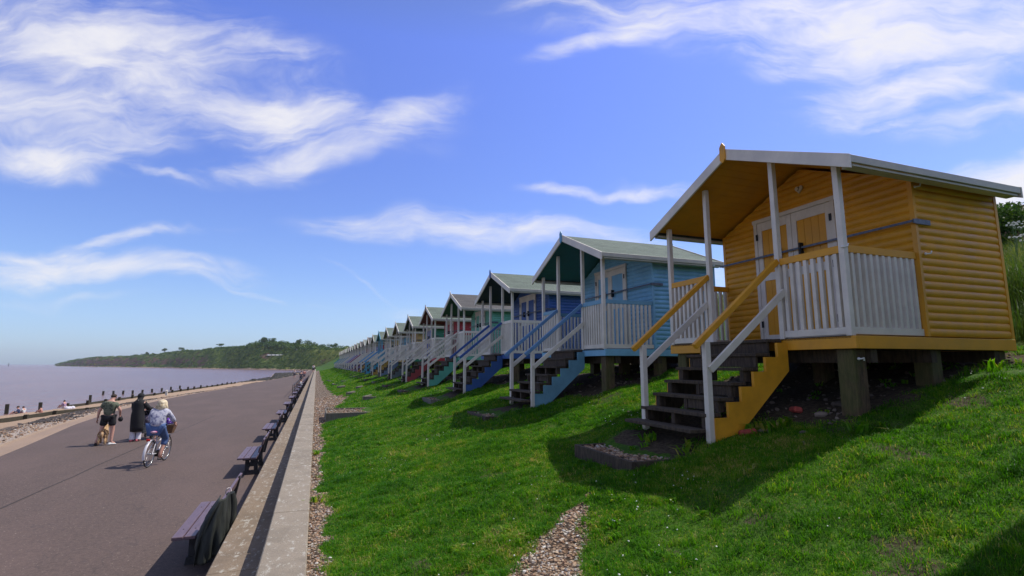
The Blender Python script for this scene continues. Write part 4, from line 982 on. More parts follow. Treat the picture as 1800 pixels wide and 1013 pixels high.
# scrub over the slopes
parts = []
hh_ = np.array(HH).reshape(nc, nr); ea_ = np.array(EA).reshape(nc, nr); op_ = np.array(OP).reshape(nc, nr)
Vs = []; Ts = []
for _ in range(4300):
    c_ = int(rng.integers(0, nc - 1)); r_ = int(rng.integers(6, nr - 8)); a, b = rng.random(2)
    if rng.random() < op_[c_, r_] * 0.9 or rng.random() < ea_[c_, r_] * 0.75: continue
    p = (HV[c_, r_] * (1 - a) + HV[c_ + 1, r_] * a) * (1 - b) + (HV[c_, r_ + 1] * (1 - a) + HV[c_ + 1, r_ + 1] * a) * b
    dist = math.hypot(p[0], p[1]); sc = rng.uniform(0.8, 2.0) * (0.8 + dist / 1500)
    n_ = 26; q = rng.normal(size=(n_, 3)); q /= np.linalg.norm(q, axis=1)[:, None]; q[:, 2] = np.abs(q[:, 2]) * 0.75
    pc = p + q * sc * rng.uniform(0.6, 1.0, (n_, 1)); s_ = sc * 0.32
    aa = rng.normal(size=(n_, 3)); bb = rng.normal(size=(n_, 3))
    Vs.append(np.stack([pc - aa * s_ * 0.6, pc + bb * s_ * 0.6, pc + aa * s_ * 0.6], 1).reshape(-1, 3)); Ts.append(np.full(n_ * 3, np.clip(rng.normal(0.42, 0.24), 0, 1)))
V = np.concatenate(Vs); T = np.concatenate(Ts)
tag(link('hill_scrub', fast_mesh('hill_scrub', V, np.arange(len(V)), np.full(len(V) // 3, 3), {'tint': T}), M_SCRUB), 'dark green scrub covering the slopes of the distant headland', 'scrub', kind='stuff')
Vs = []; Ts = []
for _ in range(1500):
    c_ = int(rng.integers(0, nc - 1)); u_ = us[c_][0]
    dn = float(np.interp(u_, [98, 200, 260, 300, 360, 420, 450, 500, 540, 555, 600], [0.1, 0.25, 0.5, 0.7, 0.75, 0.9, 1, 1, 0.9, 0.5, 0.35]))
    if rng.random() > dn: continue
    p0_, zc_, hd_, dp_ = CREST[c_]; q_ = p0_ + hd_ * float(rng.uniform(-14, 20)) + Vector((-hd_.y, hd_.x, 0)) * float(rng.uniform(-10, 10)); big = float(np.interp(u_, [98, 300, 440, 460, 500, 545, 560, 600], [0.8, 1.0, 1.3, 2.6, 2.3, 2.2, 1.0, 0.9]))
    sc = rng.uniform(0.8, 2.0) * big; n_ = 40; q = rng.normal(size=(n_, 3)); q /= np.linalg.norm(q, axis=1)[:, None]; q[:, 2] = np.abs(q[:, 2])
    pc = np.array([q_.x, q_.y, zc_ - 1.2]) + q * sc * rng.uniform(0.6, 1.0, (n_, 1)); s_ = sc * 0.26; aa = rng.normal(size=(n_, 3)); bb = rng.normal(size=(n_, 3))
    Vs.append(np.stack([pc - aa * s_ * 0.6, pc + bb * s_ * 0.6, pc + aa * s_ * 0.6], 1).reshape(-1, 3)); Ts.append(np.full(n_ * 3, np.clip(rng.normal(0.32, 0.2), 0, 1)))
V = np.concatenate(Vs); T = np.concatenate(Ts)
tag(link('hilltop_wood', fast_mesh('hilltop_wood', V, np.arange(len(V)), np.full(len(V) // 3, 3), {'tint': T}), M_SCRUB), 'continuous low wood and hedges along the far hill crest', 'wood', kind='stuff')
# trees that stand out on the skyline
def crest_at(u):
    k = min(range(len(us)), key=lambda i: abs(us[i][0] - u)); return CREST[k]
def far_tree(u, h, wd, label, lift=0.35, tm=0.35, back=6):
    p, zc, hd, depth = crest_at(u); dist = math.hypot(p.x, p.y)
    q = at_dist(u, 641, dist + back)
    root = empty('tree', (q.x, q.y, zc - 1.0)); tag(root, label, 'tree', 'trees on the distant headland')
    cr = [leaf_cloud((0, 0, h * (lift + (1 - lift) / 2) + 1), (wd * 0.42, wd * 0.42, h * (1 - lift) / 2), 1500, h * 0.05, tm, 12, 0.3)]
    o = join_blades('crown', cr, M_SCRUB); o.parent = root
    m_ = MB(); m_.tube([(0, 0, -2), (0.1, 0, h * lift + 1), (0, 0.1, h * 0.7 + 1)], [h * 0.035, h * 0.03, h * 0.012], 6)
    for k in range(4):
        a = k * 1.6; m_.tube([(0, 0, h * lift * 0.8 + 1), (wd * 0.25 * math.cos(a), wd * 0.25 * math.sin(a), h * (lift + 0.3) + 1)], [h * 0.02, h * 0.006], 5)
    m_.build('trunk', M_STEP, root)
for (u, h, wd, lab, lf) in [(384, 5.5, 11, 'flat-topped lone tree standing on the open crest of the headland', 0.5), (257, 5.5, 6, 'leftmost of a pair of small trees on the headland skyline', 0.2), (268, 3.5, 5, 'right-hand smaller tree of the pair on the headland skyline', 0.2), (287, 8, 8, 'wind-shaped tree on the skyline right of the small pair', 0.3),
        (318, 5, 14, 'broad dark tree clump on the headland left of the lone flat-topped tree', 0.1), (461, 9, 13, 'tallest dark tree at the left end of the hilltop wood', 0.1), (474, 7.5, 12, 'second tree of the hilltop wood, right of the tallest one', 0.1), (493, 5.5, 14, 'rounded tree in the middle of the hilltop wood', 0.1),
        (521, 8, 8, 'tree just right of the white hilltop houses gap', 0.1), (538, 6, 12, 'dark tree on the hilltop behind the white houses', 0.1), (549, 5, 7, 'dark tree right of the white hilltop houses', 0.1), (566, 3.4, 8, 'small round tree on the grassy crest', 0.1), (580, 3.4, 8, 'dark round tree near the end of the grassy crest', 0.1), (589, 3.8, 7, 'rightmost dark tree on the crest beside the farthest huts', 0.1)]:
    far_tree(u, h, wd, lab, lf)
for (u, v, wd, hgt, ang, lab, cw) in [(516, 612.5, 9, 3.5, 0.3, 'white gabled house on the distant hilltop', (0.62, 0.6, 0.56)), (530, 613, 14, 3.0, 0.1, 'long white house on the distant hilltop', (0.62, 0.6, 0.56)), (541, 614, 9, 2.6, -0.2, 'low white bungalow at the right of the hilltop houses', (0.6, 0.58, 0.54)), (489, 616.5, 9, 2.6, 0.1, 'house with brownish roof half hidden in the hilltop trees', (0.4, 0.3, 0.24))]:
    p, zc, hd, depth = crest_at(u); d_ = math.hypot(p.x, p.y) - 6; q = at_dist(u, v, d_)
    root = empty('house', (q.x, q.y, q.z - 0.5), math.atan2(-hd.x, hd.y) + ang); tag(root, lab, 'house'); root.scale = (0.62, 0.62, 0.62)
    m_ = MB(); m_.box(-wd / 2, wd / 2, -3, 3, -3, hgt); m_.build('wall', plain('render_wall', cw, 0.9, 0, 0.05), root)
    m_ = MB(); m_.prism([(-3.3, hgt - 0.1), (3.3, hgt - 0.1), (0, hgt + 1.6)], 'x', -wd / 2 - 0.3, wd / 2 + 0.3); m_.build('roof', plain('slate_roof', (0.13, 0.09, 0.08), 0.9), root)
    m_ = MB()
    for k in range(3): m_.box(-wd * 0.35 + k * wd * 0.3, -wd * 0.35 + k * wd * 0.3 + 1.1, -3.06, -3.004, hgt * 0.35, hgt * 0.75)
    m_.build('window', plain('dark_glass', (0.03, 0.04, 0.05), 0.2), root)
for j, (u, wd) in enumerate([(470, 5.5), (477, 5), (484, 5), (491, 5)]):
    q = at_dist(u + 3, 624.3, 500)
    root = empty('static_caravan', (q.x, q.y, q.z - 0.6), 0.6); root.scale = (0.7, 0.7, 0.55); tag(root, 'pale caravan on the wooded slope of the far hill, %s of the four' % ['leftmost', 'second from left', 'third from left', 'rightmost'][j], 'caravan', 'caravans on the distant slope')
    m_ = MB(); m_.box(-wd / 2 * 0.8, wd / 2 * 0.8, -1.2, 1.2, 0.2, 1.7); m_.prism([(-1.3, 1.7), (1.3, 1.7), (0, 2.0)], 'x', -wd / 2 * 0.8, wd / 2 * 0.8); m_.build('body', plain('caravan_white', (0.6, 0.6, 0.58), 0.6, 0, 0.05), root)
# dark rocks and seaweed where the groynes meet the far shore
n_ = 7000; yy = 66 + 200 * rng.random(n_) ** 1.2; t_ = rng.beta(2.2, 1.3, n_); xx = G_(yy) * (1 - t_) + (W_(yy) + 1.0) * t_; s_ = rng.uniform(0.2, 0.75, n_) * np.clip((yy - 90) / 60, 0.3, 1)
M_ROCK = plain('weedy_rock', (0.030, 0.028, 0.022), 0.9, 0, 0.5, 2)
tag(stones('shore_rocks', np.stack([xx, yy, -1.25 - 0.3 * t_], -1), s_, 0.7, None, M_ROCK), 'dark weed-covered rocks along the far shore', 'rocks', kind='stuff')
# seaweed clumps on the upper beach
n_ = 5200; yy = rng.uniform(22, 110, n_); t_ = rng.normal(0.27, 0.05, n_) + 0.05 * np.sin(yy * 0.5); xx = E_(yy) * (1 - t_) + G_(yy) * t_; zz = np.interp(t_, [0, 0.1, 0.2, 0.3, 0.4, 0.5, 0.6, 0.75], [0, -0.05, -0.09, -0.16, -0.28, -0.42, -0.55, -0.75])
k = vnoise(xx * 1.6, yy * 0.45, 1.0, 71) > 0.45; xx, yy, zz = xx[k], yy[k], zz[k]
tag(stones('seaweed', np.stack([xx, yy, zz + 0.02], -1), rng.uniform(0.04, 0.13, len(xx)), 0.35, None, plain('dry_seaweed', (0.05, 0.04, 0.035), 0.9, 0, 0.5, 3)), 'dark strandline of dry seaweed on the shingle', 'seaweed', kind='stuff')
n_ = 5200; yy = rng.uniform(18, 70, n_); t_ = rng.uniform(0.10, 0.30, n_); xx = E_(yy) * (1 - t_) + G_(yy) * t_; zz = np.interp(t_, [0, 0.1, 0.2, 0.3, 0.4, 0.5, 0.6, 0.75], [0, -0.05, -0.09, -0.16, -0.28, -0.42, -0.55, -0.75])
tag(stones('beach_pebbles', np.stack([xx, yy, zz + 0.02], -1), 0.012 + 0.04 * rng.random(n_) ** 2.5, 0.6), 'pale flints scattered along the top of the beach', 'pebbles', kind='stuff')

# ------------------------------------------------------------------ timber groynes along the beach
M_GRO = wood((0.016, 0.013, 0.008), (0.060, 0.052, 0.028), 0.9)
def groyne(line, y0, y1, step, ph, bh, zf, label, postw=0.14):
    ys = np.arange(y0, y1, step); postw *= 0.8; root = empty('timber_groyne', (float(line(ys[0])), float(ys[0]), float(zf(ys[0])))); O = root.location
    tag(root, label, 'groyne')
    P = [Vector((float(line(y)) + random.uniform(-0.06, 0.06), float(y), float(zf(y)) + random.uniform(-0.03, 0.03))) for y in ys]
    for i, p in enumerate(P):
        m_ = MB(); q = p - O; h = ph * random.uniform(0.85, 1.25); m_.box(q.x - postw, q.x + postw, q.y - postw, q.y + postw, q.z - 0.8, q.z + h); m_.build('post', M_GRO, root, 0.01)
        if i and len(P) > 1:
            a = P[i - 1] - O; m_ = MB(); k = 0
            while k * 0.165 < bh: 
                m_.beam((a.x - postw - 0.035, a.y, a.z + 0.07 + k * 0.17), (q.x - postw - 0.035, q.y, q.z + 0.07 + k * 0.17), 0.06, 0.169); k += 1
            m_.build('plank', M_GRO, root)
zG = lambda y: -1.04
groyne(lambda y: G_(y) + 0.2, 30, 120, 3.05, 0.36, 0.30, zG, 'low plank groyne fence nearest the promenade, running along the beach')
groyne(lambda y: G_(y) * 0.25 + W_(y) * 0.75 + 0.3, 60, 125, 3.3, 0.50, 0.30, lambda y: -1.34, 'second plank groyne fence between the shingle and the water')
groyne(lambda y: -11.74 + (y - 27.98) * 0.366, 22.0, 30, 3.0, 0.22, 0.12, lambda y: -0.33, 'half buried low groyne boards at the left edge of the beach', 0.16)
plab = ['leftmost', 'second from left', 'third from left', 'fourth from left', 'fifth from left', 'sixth from left', 'seventh from left', 'eighth from left', 'ninth from left', 'tenth from left', 'eleventh from left', 'rightmost']
for j, (u, v) in enumerate([(11, 728), (70, 724), (158, 708), (181, 694.5), (199, 694), (216, 693.5), (233, 693), (250, 692), (267, 690), (284, 688.5), (300, 686), (316, 683.5)]):
    p = on_z(u, v, -1.6); m_ = MB(); hgt = 0.85 if j < 3 else 0.55; m_.box(-0.13, 0.13, -0.13, 0.13, -1.2, hgt); o = m_.build('timber_pile', M_GRO, None, 0.01); o.location = p; o.rotation_euler = (random.uniform(-.04, .04), random.uniform(-.04, .04), 0.3)
    tag(o, 'dark timber pile standing alone in the shallow water, %s of its line' % plab[j], 'pile', 'lone timber piles in the water')
p = on_z(15, 643.8, -1.6); m_ = MB(); m_.tube([(0, 0, -1), (0, 0, 6)], [0.8, 0.5], 8); m_.tube([(0, 0, 6), (0, 0, 7.5)], [0.9, 0.1], 8); o = m_.build('channel_marker', M_BLACK); o.location = p
tag(o, 'tiny dark channel marker on the sea horizon at far left', 'buoy')

# ------------------------------------------------------------------ benches
def plank_mat():
    m, n = mat('painted_bench_plank'); g = obco(n); a = n.noise(n.mapping(g, scale=(8, 1, 8)), 5, 6, 0.7)
    n.put(n.b.inputs['Base Color'], n.mix(n.smooth(a, 0.3, 0.7), (0.085, 0.052, 0.066), (0.14, 0.090, 0.105))); n.b.inputs['Roughness'].default_value = 0.42
    bump(n, a, 0.002, 0.5); return m
M_PLANK = plank_mat(); M_SUPP = plain('dark_concrete', (0.022, 0.021, 0.022), 0.8, 0, 0.4)
ordn = ['nearest', 'second nearest', 'third nearest', 'fourth nearest', 'fifth nearest', 'sixth nearest', 'seventh nearest', 'eighth nearest', 'ninth nearest', 'tenth nearest', 'eleventh nearest', 'twelfth nearest', 'thirteenth nearest', 'fourteenth nearest', 'farthest']
bench0 = empty('promenade_bench', (-1.36, 8.3, 0.005)); BL = 1.92
for k in range(3):
    m_ = MB(); x0 = -0.30 + k * 0.145; m_.box(x0, x0 + 0.132, 0, BL, 0.41, 0.452)
    o = m_.build('seat_plank', M_PLANK, bench0, 0.006)
    m_ = MB()
    for yy in (0.36, BL - 0.36): m_.ball((x0 + 0.066, yy, 0.453), (0.011, 0.011, 0.005))
    m_.build('bolt', M_BLACK, o)
for (xa, za, xb, zb) in ((0.165, 0.56, 0.195, 0.69), (0.225, 0.735, 0.265, 0.875)):
    m_ = MB(); dx, dz_ = (xb - xa), (zb - za); L = math.hypot(dx, dz_); ox, oz = dz_ / L * 0.019, -dx / L * 0.019
    m_.prism([(xa - ox, za - oz), (xa + ox, za + oz), (xb + ox, zb + oz), (xb - ox, zb - oz)], 'y', 0, BL); m_.build('back_plank', M_PLANK, bench0, 0.005)
for yy in (0.36, BL - 0.36):
    m_ = MB(); t = 0.045
    m_.prism([(-0.26, 0.41), (0.13, 0.41), (0.13, 0.34), (-0.20, 0.34)], 'y', yy - t, yy + t)
    m_.prism([(-0.15, 0.338), (-0.06, 0.338), (-0.06, 0.10), (-0.15, 0.10)], 'y', yy - t, yy + t)
    m_.prism([(0.05, 0.338), (0.13, 0.338), (0.15, 0.10), (0.05, 0.10)], 'y', yy - t, yy + t)
    m_.prism([(-0.17, 0.098), (0.16, 0.098), (0.18, -0.02), (-0.19, -0.02)], 'y', yy - t, yy + t)
    m_.prism([(0.132, 0.34), (0.20, 0.34), (0.30, 0.86), (0.285, 0.90), (0.245, 0.87), (0.132, 0.42)], 'y', yy - t + 0.002, yy + t - 0.002)
    m_.build('support', M_SUPP, bench0, 0.006)
for j in range(15):
    if j == 0: r_ = bench0
    else:
        r_ = bench0.copy(); col.objects.link(r_); r_.location = (-1.36 + random.uniform(-0.02, 0.02), 8.3 + 6.2 * j, 0.005)
        for ch in list(bench0.children):
            c_ = ch.copy(); col.objects.link(c_); c_.parent = r_
            for g in ch.children: d_ = g.copy(); col.objects.link(d_); d_.parent = c_
    tag(r_, ('purple-brown plank bench with a dark jacket over its back, nearest of the row' if j == 0 else 'purple-brown plank bench backing onto the sea wall, %s of the row' % ordn[j]), 'bench', 'benches along the promenade wall')
# jacket hung over the near end of the first bench back
def cloth_mat():
    m, n = mat('dark_jacket_cloth'); g = obco(n); a = n.noise(n.mapping(g, scale=(1, 1, 0.25)), 16, 5, 0.6)
    n.put(n.b.inputs['Base Color'], n.mix(n.smooth(a, 0.35, 0.65), (0.006, 0.008, 0.006), (0.024, 0.028, 0.022))); n.b.inputs['Roughness'].default_value = 0.75; return m
V = []; nu, nv = 26, 40
_t = [0, 0.2, 0.42, 0.6, 0.75, 1.0]
for i in range(nu + 1):
    s_ = i / nu; e = 1 - (1 - s_) ** 2.2
    for j in range(nv + 1):
        t = j / nv
        tx = np.interp(t, _t, [0.20, 0.225, 0.245, 0.27, 0.285, 0.285]); ty = np.interp(t, _t, [0.30, 0.06, -0.03, -0.02, 0.06, 0.42])
        tz = 0.895 - 0.03 * abs(t - 0.6)
        bx_ = np.interp(t, _t, [0.14, 0.02, 0.0, 0.16, 0.29, 0.31]); by_ = np.interp(t, _t, [0.22, -0.02, -0.12, -0.12, -0.03, 0.46]); bz_ = np.interp(t, _t, [0.52, 0.40, 0.10, 0.14, 0.22, 0.36])
        sw = (0.2 + 0.8 * s_)
        fold = (0.034 * math.sin(t * 33 + s_ * 2.5) + 0.020 * math.sin(t * 61 - s_ * 5)) * sw
        x = tx * (1 - e) + bx_ * e; y = ty * (1 - e) + by_ * e; z = tz * (1 - s_) + bz_ * s_
        V.append((x + fold * 0.6, y - fold, z))
idx = np.arange(len(V)).reshape(nu + 1, nv + 1)
F_ = np.stack([idx[:-1, :-1], idx[:-1, 1:], idx[1:, 1:], idx[1:, :-1]], -1).reshape(-1, 4)
o = link('jacket', fast_mesh('jacket', np.array(V), F_.ravel(), np.full(len(F_), 4), None, True), cloth_mat()); o.location = bench0.location
sd = o.modifiers.new('thick', 'SOLIDIFY'); sd.thickness = 0.012
tag(o, 'dark green-black jacket draped over the back of the nearest bench', 'jacket')
m_ = MB(); m_.tube([(0.25 + 0.035 * math.cos(a), 0.02 * math.sin(a * 2), 0.84 + 0.065 * math.sin(a)) for a in np.linspace(0, 2 * math.pi, 17)], 0.007, 6)
lp = m_.build('cuff_band', plain('white_cord', (0.5, 0.45, 0.45), 0.6), o); lp.location = (0.0, 0.62, 0.0)
m_ = MB(); sl_ = [(0.30, 0.50, 0.86), (0.33, 0.53, 0.72), (0.34, 0.50, 0.50), (0.33, 0.47, 0.30)]; m_.tube(sl_, [0.05, 0.06, 0.055, 0.045], 9); m_.build('sleeve', cloth_mat(), o)

# ------------------------------------------------------------------ handrail beside the distant benches
root = empty('handrail', (-1.74, 48, 0)); tag(root, 'dark metal tube handrail standing on the promenade beside the far benches', 'handrail')
for k in range(8): m_ = MB(); m_.tube([(0, k * 4.0, 0), (0, k * 4.0, 0.98)], 0.028, 6); m_.build('post', M_BLACK, root)
for z in (0.98, 0.5): m_ = MB(); m_.tube([(0, -0.3 if z > 0.6 else 0, z), (0, 28.3, z)], 0.026, 6); m_.build('rail', M_BLACK, root)

# ------------------------------------------------------------------ people, dog, bicycle, pram
SKIN = plain('skin', (0.50, 0.27, 0.20), 0.55, 0, 0.08)
def skin_mesh(verts, edges, radii, sub=2, root_i=0):
    me = bpy.data.meshes.new('sk'); me.from_pydata(verts, edges, []); me.update()
    o = bpy.data.objects.new('sk', me); col.objects.link(o)
    sm = o.modifiers.new('s', 'SKIN'); sm.use_smooth_shade = True
    if not me.skin_vertices: 
        bpy.context.view_layer.update()
    sv = me.skin_vertices[0].data if me.skin_vertices else None
    if sv is None:
        bpy.context.view_layer.objects.active = o; bpy.ops.mesh.customdata_skin_add(); sv = me.skin_vertices[0].data
    for i, r_ in enumerate(radii): sv[i].radius = r_ if isinstance(r_, tuple) else (r_, r_); sv[i].use_root = (i == root_i)
    o.modifiers.new('ss', 'SUBSURF').levels = sub
    dg = bpy.context.evaluated_depsgraph_get(); out = bpy.data.meshes.new_from_object(o.evaluated_get(dg)); bpy.data.objects.remove(o)
    V = [tuple(v.co) for v in out.vertices]; F_ = [tuple(p.vertices) for p in out.polygons]; bpy.data.meshes.remove(out)
    return V, F_
def chain_mb(J, E, Rr, sub=2, root_i=0, mb=None):
    names = list(J.keys()); ix = {k: i for i, k in enumerate(names)}
    V, F_ = skin_mesh([J[k] for k in names], [(ix[a], ix[b]) for a, b in E], [Rr[k] for k in names], sub, root_i)
    mb = mb or MB(); mb.add(V, F_, True); return mb
def add_hand(mb, wrist, fwd, side, s=1.0, curl=0.4):
    """palm with four fingers and a thumb; fwd = finger direction, side = thumb side"""
    w_ = Vector(wrist); f = Vector(fwd).normalized(); sd = Vector(side).normalized(); nrm = f.cross(sd).normalized()
    mb.loft([[tuple(w_ + f * d + sd * (a * math.cos(t)) * wd + nrm * (0.014 * math.sin(t))) for a in (1,) for t in np.linspace(0, 2 * math.pi, 8, endpoint=False)] for d, wd in ((-0.01, 0.026), (0.03, 0.036), (0.075, 0.04), (0.095, 0.036))])
    for k, L in enumerate((0.068, 0.078, 0.073, 0.058)):
        b = w_ + f * 0.09 + sd * (0.03 - 0.02 * k)
        m1 = b + (f * math.cos(curl) + nrm * math.sin(curl)) * L * 0.5 * s; m2 = m1 + (f * math.cos(curl * 2.2) + nrm * math.sin(curl * 2.2)) * L * 0.5 * s
        mb.tube([b, m1, m2], [0.009, 0.0085, 0.006], 6)
    b = w_ + f * 0.03 + sd * 0.032; m1 = b + (f * 0.6 + sd * 0.8) * 0.035; m2 = m1 + (f * 0.95 + sd * 0.2 + nrm * 0.3) * 0.03
    mb.tube([b, m1, m2], [0.012, 0.010, 0.007], 6)
def body_edges():
    E_b = [('pel', 'bel'), ('bel', 'che'), ('che', 'nk'), ('nk', 'hd0'), ('hd0', 'hd1'), ('hd1', 'hd2')]
    for s_ in 'LR': E_b += [('che', 'sh' + s_), ('sh' + s_, 'el' + s_), ('el' + s_, 'wr' + s_), ('pel', 'hp' + s_), ('hp' + s_, 'kn' + s_), ('kn' + s_, 'an' + s_), ('an' + s_, 'to' + s_)]
    return E_b
BR = dict(pel=(0.125, 0.105), bel=(0.135, 0.10), che=(0.155, 0.105), nk=0.06, hd0=(0.07, 0.075), hd1=(0.082, 0.098), hd2=(0.06, 0.07))
for s_ in 'LR': BR.update({'sh' + s_: 0.062, 'el' + s_: 0.046, 'wr' + s_: 0.03, 'hp' + s_: 0.10, 'kn' + s_: 0.062, 'an' + s_: 0.042, 'to' + s_: 0.035})
def figure(J, name, loc, rz, label, scale=1.0, shoes=None, radii=None):
    root = empty(name, loc, rz); tag(root, label, 'person'); root.scale = (scale,) * 3
    R2 = dict(BR); R2.update(radii or {})
    m_ = chain_mb(J, body_edges(), R2, 2)
    for s_, sg in (('L', -1), ('R', 1)):
        wv = Vector(J['wr' + s_]); ev = Vector(J['el' + s_]); d = (wv - ev).normalized(); sd = Vector((0, 1, 0.15)) - d * d.dot(Vector((0, 1, 0.15)))
        if sd.length < 0.2: sd = Vector((-sg, 0, 0))
        add_hand(m_, wv + d * 0.01, d, sd, 1.0, 0.45 * sg * -1 if abs(d.z) > 0.6 else 0.9)
    h1 = Vector(J['hd1']); h0 = Vector(J['hd0']); h2 = Vector(J['hd2']); upv = (h2 - h0).normalized(); fx = Vector((1, 0, 0)); fwv = upv.cross(fx).normalized()
    if fwv.y < 0: fwv = -fwv
    m_.ball(tuple(h1 + fwv * 0.098 - upv * 0.015), (0.014, 0.02, 0.02)); 
    for sg in (-1, 1): m_.ball(tuple(h1 + fx * 0.08 * sg - upv * 0.01), (0.012, 0.02, 0.03)); m_.ball(tuple(h1 + fwv * 0.08 + fx * 0.03 * sg + upv * 0.005), (0.013, 0.01, 0.009))
    m_.ball(tuple(h1 + fwv * 0.085 - upv * 0.05), (0.022, 0.012, 0.008))
    m_.build('body', SKIN, root)
    return root
def garment(name, J, E_, Rr, mt, root, flare=None):
    m_ = chain_mb({k: J[k] for k in Rr}, E_, Rr, 2); return m_.build(name, mt, root)
def mixp(J, a, b, t): return tuple(Vector(J[a]) * (1 - t) + Vector(J[b]) * t)
def shoe(p, d, mt, root, L=0.27, name='shoe'):
    d = Vector(d); d.z = 0; d.normalize(); sd = Vector((d.y, -d.x, 0)); p = Vector(p); m_ = MB(); rings = []
    for t, w_, h in ((-0.09, 0.025, 0.05), (-0.07, 0.038, 0.085), (0.0, 0.042, 0.09), (0.08, 0.048, 0.065), (0.15, 0.044, 0.045), (L - 0.09, 0.02, 0.03)):
        rings.append([tuple(p + d * t + sd * (w_ * math.cos(a)) + Vector((0, 0, max(0.003, h / 2 + h / 2 * math.sin(a))))) for a in np.linspace(0, 2 * math.pi, 10, endpoint=False)])
    m_.loft(rings); return m_.build(name, mt, root)
def blotch(name, cols_, sc=7):
    m, n = mat(name); a = n.noise(obco(n), sc, 4, 0.6, 0.5)
    n.put(n.b.inputs['Base Color'], n.ramp(a, [(p, c) for p, c in cols_])); n.b.inputs['Roughness'].default_value = 0.9; return m

# --- man in camouflage T-shirt, head bent
J = dict(pel=(0, 0, 0.95), bel=(0, 0.0, 1.10), che=(0, 0.0, 1.32), nk=(0.02, 0.05, 1.47), hd0=(0.03, 0.09, 1.53), hd1=(0.035, 0.14, 1.59), hd2=(0.035, 0.17, 1.635),
         shL=(-0.19, 0, 1.345), elL=(-0.29, -0.02, 1.12), wrL=(-0.335, 0.02, 0.87), shR=(0.19, 0.0, 1.345), elR=(0.31, 0.02, 1.14), wrR=(0.26, 0.17, 0.95),
         hpL=(-0.10, 0, 0.90), knL=(-0.17, -0.02, 0.50), anL=(-0.26, -0.10, 0.09), toL=(-0.30, 0.05, 0.04), hpR=(0.10, 0, 0.90), knR=(0.14, 0.03, 0.50), anR=(0.15, -0.03, 0.09), toR=(0.22, 0.10, 0.04))
man = figure(J, 'person', (-6.52, 21.8, 0.006), R(-6), 'man seen from behind in camouflage T-shirt and black shorts with head bent down')
CAMO = blotch('camouflage_cloth', [(0.30, (0.018, 0.020, 0.016)), (0.42, (0.050, 0.058, 0.038)), (0.52, (0.15, 0.165, 0.11)), (0.60, (0.075, 0.09, 0.055)), (0.72, (0.025, 0.03, 0.02))], 8)
Jc = dict(J); Jc['slL'] = mixp(J, 'shL', 'elL', 0.62); Jc['slR'] = mixp(J, 'shR', 'elR', 0.62); Jc['hem'] = (0, 0, 0.93); Jc['nk2'] = (0.01, 0.02, 1.45)
garment('t_shirt', Jc, [('hem', 'bel'), ('bel', 'che'), ('che', 'nk2'), ('che', 'shL'), ('shL', 'slL'), ('che', 'shR'), ('shR', 'slR')], dict(hem=(0.165, 0.135), bel=(0.175, 0.135), che=(0.185, 0.145), nk2=0.14, shL=0.078, slL=0.078, shR=0.078, slR=0.078), CAMO, man)
for s_, x in (('L', -1), ('R', 1)): Jc['th' + s_] = mixp(J, 'hp' + s_, 'kn' + s_, 0.72)
BLKC = blotch('black_cloth', [(0.3, (0.008, 0.008, 0.009)), (0.7, (0.016, 0.015, 0.018))])
garment('shorts', Jc, [('pel', 'hpL'), ('hpL', 'thL'), ('pel', 'hpR'), ('hpR', 'thR')], dict(pel=(0.15, 0.13), hpL=0.125, thL=0.115, hpR=0.125, thR=0.115), BLKC, man)
WSH = plain('white_shoe', (0.6, 0.6, 0.58), 0.5, 0, 0.05)
shoe((-0.26, -0.10, 0), (-0.3, 1, 0), BLKC, man); shoe((0.15, -0.03, 0), (0.6, 1, 0), WSH, man)
m_ = MB(); m_.ball((0.035, 0.125, 1.61), (0.084, 0.10, 0.075), 12, 8); m_.build('hair', plain('dark_cropped_hair', (0.035, 0.022, 0.015), 0.9), man)
m_ = MB(); m_.ball((0, 0, 0), (0.075, 0.06, 0.085), 10, 8); m_.tube([(-0.04, 0, 0.07), (0, 0, 0.15), (0.04, 0, 0.07)], 0.008, 6); bg_ = m_.build('pouch', BLKC); bg_.location = (-6.23, 21.98, 0.83)
tag(bg_, 'small dark pouch held in the right hand of the man in shorts', 'pouch')
# --- dog standing in front of the man's legs, seen from behind
FUR = blotch('golden_fur', [(0.32, (0.24, 0.13, 0.055)), (0.5, (0.40, 0.245, 0.12)), (0.66, (0.52, 0.38, 0.23))], 9)
dog = empty('dog', (-6.62, 21.72, 0.006), R(10)); tag(dog, 'shaggy golden-brown dog seen from behind between the feet of the man in shorts', 'dog')
DJ = dict(rump=(0, 0, 0.40), mid=(0, 0.20, 0.41), che=(0, 0.38, 0.42), nk=(0.01, 0.48, 0.52), hd=(0.02, 0.55, 0.60), mz=(0.02, 0.66, 0.565))
DE = [('rump', 'mid'), ('mid', 'che'), ('che', 'nk'), ('nk', 'hd'), ('hd', 'mz')]; DR = dict(rump=(0.115, 0.12), mid=(0.105, 0.11), che=(0.12, 0.14), nk=0.085, hd=0.085, mz=0.035)
for s_, x in (('L', -1), ('R', 1)):
    DJ.update({'h1' + s_: (0.075 * x, 0.03, 0.34), 'h2' + s_: (0.085 * x, 0.07, 0.24), 'h3' + s_: (0.085 * x, -0.06, 0.13), 'h4' + s_: (0.088 * x, -0.03, 0.03), 'f1' + s_: (0.07 * x, 0.37, 0.32), 'f2' + s_: (0.075 * x, 0.35, 0.17), 'f3' + s_: (0.075 * x, 0.37, 0.03)})
    DE += [('rump', 'h1' + s_), ('h1' + s_, 'h2' + s_), ('h2' + s_, 'h3' + s_), ('h3' + s_, 'h4' + s_), ('che', 'f1' + s_), ('f1' + s_, 'f2' + s_), ('f2' + s_, 'f3' + s_)]
    DR.update({'h1' + s_: 0.075, 'h2' + s_: 0.058, 'h3' + s_: 0.034, 'h4' + s_: 0.034, 'f1' + s_: 0.055, 'f2' + s_: 0.034, 'f3' + s_: 0.034})
